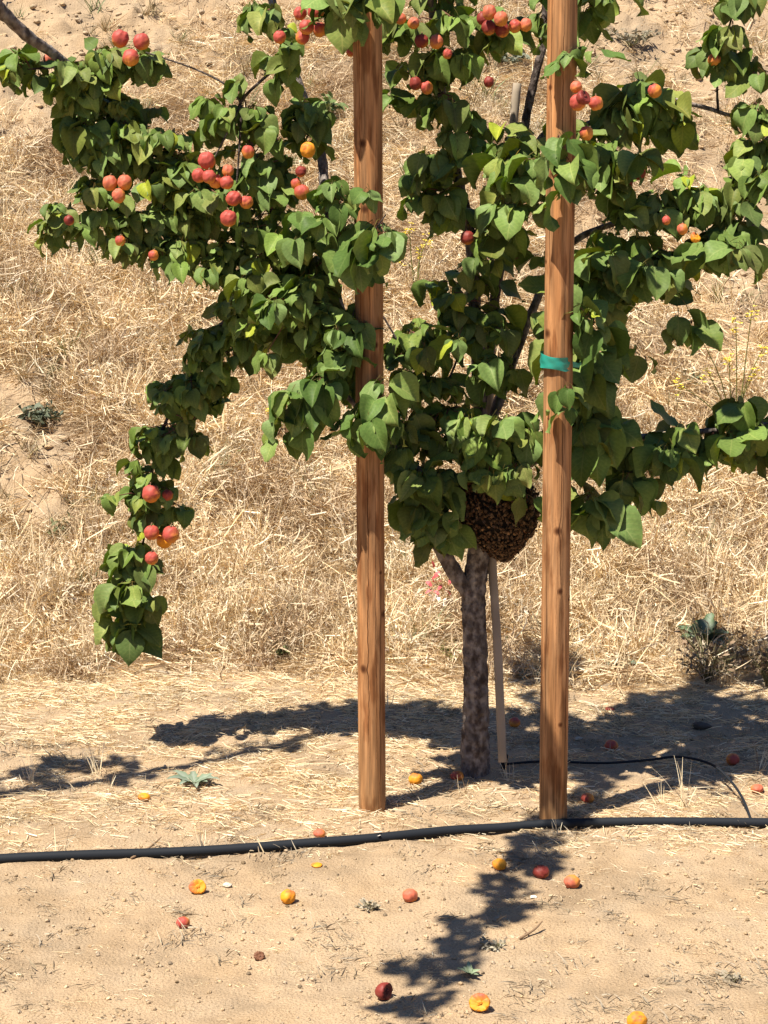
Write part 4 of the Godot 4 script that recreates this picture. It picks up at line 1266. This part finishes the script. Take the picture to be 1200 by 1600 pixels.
	hanging(Vector3(0.835, 2.255, 0.12), 0.021, "orange", "dusky orange apricot on top of the right-hand leafy branch")
	hanging(Vector3(1.033, 2.348, 0), 0.020, "peach", "peach-coloured apricot at the base of the upright top right shoot")
	hanging(Vector3(1.078, 2.401, -0.02), 0.016, "orange", "lower small orange apricot shaded in the top right shoot")
	hanging(Vector3(1.102, 2.428, -0.02), 0.016, "orange", "upper small orange apricot shaded in the top right shoot")
	hanging(Vector3(0.754, 1.98, 0.16), 0.018, "dark", "left of two dark red apricots shaded right of the right post")
	hanging(Vector3(0.789, 2.006, 0.16), 0.021, "dark", "right of two dark red apricots shaded right of the right post")
	hanging(Vector3(0.864, 1.87, 0.26), 0.014, "red", "red sliver of an apricot peeping out of the right foliage")
	hanging(Vector3(0.911, 1.845, 0.28), 0.017, "peach", "orange-red apricot amid the right foliage")
	hanging(Vector3(0.952, 1.82, 0.28), 0.017, "split", "shredded orange apricot amid the right foliage")
	hanging(Vector3(-0.237, 1.757, 0.22), 0.015, "dark", "dull pinkish apricot deep in foliage left of the left post")

	# ------------------------------------------------ apricots on the ground
	fallen(Vector2(-0.54, 1.033), 0.025, "split", "split orange apricot on the sand below the pipe's left half")
	fallen(Vector2(-0.56, 1.283), 0.019, "red", "small round red apricot on bare sand at lower left")
	fallen(Vector2(-0.275, 1.109), 0.024, "yellow", "yellow-orange split-seamed apricot on sand left of the left post's line")
	fallen(Vector2(0.075, 1.086), 0.023, "peach", "orange-red oval apricot on sand between the posts' lines")
	fallen(Vector2(0.344, 0.844), 0.023, "yellow", "golden apricot just left of the shadow stripe near the pipe")
	fallen(Vector2(0.463, 0.92), 0.025, "dark", "dark red apricot lying in the shadow stripe below the right post")
	fallen(Vector2(0.549, 0.99), 0.023, "peach", "red-orange apricot right of the shadow stripe")
	fallen(Vector2(0.002, 1.738), 0.027, "redsplit", "torn dark red apricot at the bottom beside the shadow stripe")
	fallen(Vector2(0.243, 1.824), 0.027, "split", "orange apricot with a pecked hollow at the bottom right of the shadow")
	fallen(Vector2(0.633, 1.922), 0.026, "yellow", "orange apricot cut off by the bottom edge of the view")
	fallen(Vector2(-0.336, 1.502), 0.016, "brown", "dried brown shrivelled apricot on the foreground sand", 0.7)
	fallen(Vector2(-0.2, 0.601), 0.019, "peach", "red-orange apricot just behind the pipe left of the left post", 0.8)
	fallen(Vector2(-0.201, 0.834), 0.017, "yellow", "flat yellow apricot piece lying just in front of the pipe", 0.35)
	fallen(Vector2(-0.776, 0.281), 0.020, "yellow", "flattened orange apricot in straw below the grey rosette weed", 0.6)
	fallen(Vector2(0.104, 0.097), 0.024, "yellow", "yellow apricot in sunlit straw between left post and trunk")
	fallen(Vector2(0.243, 0.072), 0.022, "orange", "half shaded brown-orange apricot touching the foot of the trunk")
	fallen(Vector2(0.468, -0.495), 0.021, "orange", "shaded orange apricot behind the stake and left of the right post")
	fallen(Vector2(0.788, -0.239), 0.024, "orange", "shaded brownish apricot behind the drip tube right of the right post")
	fallen(Vector2(1.189, -0.11), 0.024, "orange", "shaded dark apricot by the bend of the drip tube at right")
	fallen(Vector2(0.657, 0.299), 0.021, "orange", "shaded dark apricot close right of the right post's foot")
	fallen(Vector2(1.224, 0.177), 0.022, "peach", "pale orange apricot on sunlit soil at the right edge", 0.75)
	fallen(Vector2(-0.934, -1.312), 0.021, "yellow", "golden apricot in straw behind the drooping shoot's tip")
	fallen(Vector2(-0.168, -1.247), 0.019, "peach", "red-orange apricot in straw just left of the left post", 0.75)
	fallen(Vector2(-1.338, -1.262), 0.016, "orange", "small orange apricot half buried in straw at far left", 0.75)
	fallen(Vector2(0.827, -0.676), 0.018, "dark", "flattened dark red apricot in dappled shade behind the right post", 0.5)

	# ------------------------------------------------ weeds and wildflowers
	var sage := Color(0.125, 0.17, 0.105)
	weed("thistle_rosette", Vector2(-0.63, 0.103), 8, 0.095, 0.036, 0.35, sage, "flat grey-green thistle rosette on the soil left of the left post")
	weed("broadleaf_weed", Vector2(1.252, -1.282), 15, 0.17, 0.085, 1.9, Color(0.075, 0.125, 0.05), "large broad-leaved green weed at the foot of the bank at right")
	weed("broadleaf_weed", Vector2(0.902, -1.127), 5, 0.11, 0.05, 1.0, Color(0.07, 0.10, 0.05), "small shaded broad-leaved weed in straw right of the right post")
	bushy_weed("grey_weed", Vector2(-1.548, -2.699), 0.10, 0.10, Color(0.115, 0.135, 0.09), 34, "dark grey-green bushy weed on the bank at far left", 0.04)
	bushy_weed("dry_brush", Vector2(1.236, -1.042), 0.20, 0.22, Color(0.21, 0.145, 0.09), 60, "dark brown withered brush below the broad-leaved weed at right", 0.026)
	bushy_weed("dry_brush", Vector2(1.456, -0.969), 0.09, 0.24, Color(0.20, 0.14, 0.09), 34, "dark brown withered brush cut by the right edge of the view", 0.026)
	bushy_weed("grey_weed", Vector2(0.494, -1.519), 0.05, 0.07, Color(0.13, 0.13, 0.10), 18, "little grey weed clump seen just right of the thin stake")
	weed("low_weed", Vector2(0.552, -1.064), 7, 0.085, 0.035, 0.5, Color(0.07, 0.105, 0.055), "low dark green weed between stake and right post")
	bushy_weed("low_weed", Vector2(-0.41, -1.293), 0.05, 0.07, Color(0.13, 0.15, 0.06), 14, "small green weed in straw left of the left post", 0.035)
	bushy_weed("low_weed", Vector2(0.25, -1.215), 0.06, 0.06, Color(0.2, 0.21, 0.07), 12, "yellowish green weed in straw just left of the trunk")
	weed("low_weed", Vector2(0.229, 1.6), 8, 0.04, 0.016, 0.4, Color(0.15, 0.20, 0.10), "tiny pale green weed in the foreground shadow stripe")
	bushy_weed("grey_weed", Vector2(-0.046, 1.152), 0.035, 0.012, Color(0.30, 0.26, 0.19), 12, "flat grey dried weed on the foreground sand", 0.02)
	bushy_weed("grey_weed", Vector2(0.911, 1.623), 0.04, 0.012, Color(0.28, 0.24, 0.17), 12, "flat grey dried weed at lower right of the sand", 0.02)
	bushy_weed("grey_weed", Vector2(0.296, 1.426), 0.04, 0.015, Color(0.30, 0.27, 0.20), 12, "small grey dried weed right beside the shadow stripe", 0.02)
	bushy_weed("grey_weed", Vector2(0.694, -5.115), 0.12, 0.09, Color(0.17, 0.19, 0.14), 22, "grey-green weed high on the bank left of the right post", 0.04)
	bushy_weed("grey_weed", Vector2(1.359, -5.355), 0.16, 0.10, Color(0.19, 0.17, 0.12), 26, "brownish weed clump high on the bank right of the right post", 0.035)
	bushy_weed("green_weed", Vector2(-0.304, -4.732), 0.08, 0.14, Color(0.13, 0.18, 0.06), 16, "leafy green weed on the bank left of the left post", 0.05)
	bushy_weed("green_weed", Vector2(1.626, -2.412), 0.16, 0.18, Color(0.12, 0.165, 0.085), 34, "dense green weed on the bank at the right edge", 0.05)
	bushy_weed("green_weed", Vector2(1.027, -2.162), 0.12, 0.12, Color(0.17, 0.19, 0.09), 22, "pale green weed under the lower right branch", 0.035)
	bushy_weed("green_weed", Vector2(-1.327, -2.027), 0.10, 0.12, Color(0.19, 0.2, 0.1), 20, "thin greenish weed in straw left of the drooping shoot", 0.03)
	bushy_weed("green_weed", Vector2(1.399, -2.865), 0.06, 0.08, Color(0.13, 0.17, 0.10), 14, "small green weed at the foot of the yellow flowers", 0.03)
	mustard(Vector2(1.564, -2.573), [Vector3(1.568, 1.268, -2.3), Vector3(1.501, 1.213, -2.3), Vector3(1.487, 1.054, -2.35), Vector3(1.599, 0.999, -2.35), Vector3(1.339, 1.172, -2.3), Vector3(1.393, 0.999, -2.35), Vector3(1.628, 1.117, -2.3), Vector3(1.263, 0.951, -2.3)], "tall yellow-flowered mustard at the right edge of the bank")
	mustard(Vector2(0.152, -3.402), [Vector3(0.12, 1.532, -3.3), Vector3(0.165, 1.427, -3.3), Vector3(0.205, 1.476, -3.35), Vector3(0.075, 1.392, -3.35)], "yellow-flowered mustard seen between left post and central limb")
	mustard(Vector2(0.527, -4.01), [Vector3(0.514, 1.833, -4), Vector3(0.547, 1.786, -4), Vector3(0.483, 1.764, -4)], "small yellow-flowered mustard seen behind the central limb")
	mustard(Vector2(-0.455, -2.577), [Vector3(-0.472, 0.862, -2.5), Vector3(-0.492, 0.805, -2.5)], "little yellow-flowered mustard left of the left post")

	# dry tufts on the flat
	dry_tuft(Vector2(-0.97, -0.018), 0.13, 18, Vector2(-0.1, 0), "pale dry grass tuft standing in the left shadow stripe")
	dry_tuft(Vector2(-1.176, 0.109), 0.11, 16, Vector2(0.1, 0), "pale dry grass tuft at the left edge by the shadow stripe")
	dry_tuft(Vector2(-0.896, 0.201), 0.12, 9, Vector2(0.15, 0), "thin dry grass tuft above the flattened orange apricot")
	dry_tuft(Vector2(-0.55, 0.703), 0.11, 22, Vector2(0.0, 0), "feathery dry grass tuft just behind the pipe at left")
	dry_tuft(Vector2(-0.98, 0.74), 0.10, 8, Vector2(0.3, 0), "sparse brown dry tuft behind the pipe at far left")
	dry_tuft(Vector2(0.966, 0.334), 0.17, 14, Vector2(-0.1, 0), "tall pale dry grass tuft below the drip tube at right")
	dry_tuft(Vector2(0.899, 0.293), 0.09, 14, Vector2(-0.3, 0), "short bent dry tuft in shade right of the right post")
	dry_tuft(Vector2(1.273, -0.051), 0.11, 7, Vector2(0.1, 0), "thin dry tuft by the pale apricot at the right edge")
	dry_tuft(Vector2(0.012, -0.729), 0.09, 10, Vector2(0.1, 0), "small dry tuft in the shadow band just right of the left post")
	dry_tuft(Vector2(0.416, 0.064), 0.10, 12, Vector2(-0.1, 0), "short dry tuft at the foot of the thin stake")
	dry_tuft(Vector2(0.255, 0.201), 0.08, 10, Vector2(0.0, 0), "short dry tuft in front of the apricot at the trunk foot")
	dry_tuft(Vector2(0.538, 0.552), 0.06, 10, Vector2(0.2, 0.2), "little dry tuft over the pipe at the right post's foot")

	# ------------------------------------------------ odds and ends
	var stone_mat := rough_mat("stone", 0.9)
	for e in [[Vector2(-0.458, 0.98), 0.011, Color(0.55, 0.48, 0.38), "pale pebble right of the split orange apricot"], [Vector2(0.681, -0.338), 0.012, Color(0.42, 0.36, 0.28), "pale pebble in shade above the brownish apricot"], [Vector2(0.431, 1.076), 0.008, Color(0.7, 0.66, 0.6), "white pebble at the edge of the shadow stripe"], [Vector2(1.139, -0.51), 0.026, Color(0.09, 0.07, 0.055), "dark lump of soil in dappled shade at the right"]]:
		var st := part("stone", lump(60 + int(e[1] * 1000), 8), stone_mat, self, on_ground(e[0], e[1] * 0.4))
		st.scale = Vector3(e[1] * 1.2, e[1] * 0.8, e[1])
		var cm := rough_mat("stone", 0.9, false, (e[2] as Color).linear_to_srgb())
		st.material_override = cm
		tag(st, e[3], "stone", "stones on the soil")
	for e in [[0, Vector2(0.372, 1.383), 0.09, 0.75, "curved brown twig lying right of the shadow stripe"], [0, Vector2(-0.76, 0.793), 0.13, 0.9, "forked dry brown weed stalk behind the pipe at far left"]]:
		var tw := MB.new()
		var c := Color(0.20, 0.13, 0.075)
		var d := Vector3(cos(e[3]), 0.10, -sin(e[3]))
		tw.tube(smooth_path([Vector3(0, 0.004, 0), d * e[2] * 0.5 + Vector3(0.008, 0.012, 0), d * e[2] + Vector3(0, 0.02, 0)], 4), [.004, .004, .0038, .0036, .0034, .0032, .003, .0026, .002], [c, c, c, c, c, c, c, c, c], 6)
		tw.tube([d * e[2] * 0.4, d * e[2] * 0.6 + Vector3(-0.03, 0.015, 0)], [.0028, .0015], [c, c], 5)
		tag(part("fallen_twig", tw.mesh(true), stem_mat, self, on_ground(e[1])), e[4], "twig", "twigs on the soil")
	# crumpled red and white scrap caught in the straw behind the trunk
	var scrap := MB.new()
	for i in 26:
		var p := Vector3(R(-.045, .045), R(-.07, .075), R(-.03, .03))
		var c := Color(0.62, 0.12, 0.13) if rng.randf() < 0.62 else Color(0.75, 0.68, 0.62)
		if p.y < -0.04: c = Color(0.78, 0.72, 0.64)
		var d := Vector3(R(-1, 1), R(-1, 1), R(-1, 1)).normalized()
		scrap.ribbon([p, p + d * .014 + Vector3(0, .004, .004), p + d * .03], [R(.006, .014), R(.010, .02), R(.004, .01)], d.cross(Vector3(R(-1, 1), R(-1, 1), R(-1, 1))).normalized(), c, c * 1.1)
	tag(part("crumpled_scrap", scrap.mesh(false), rough_mat("scrap", 0.6), self, on_ground(Vector2(0.231, -1.475), 0.13)), "crumpled red and white scrap caught in the straw left of the trunk", "litter")
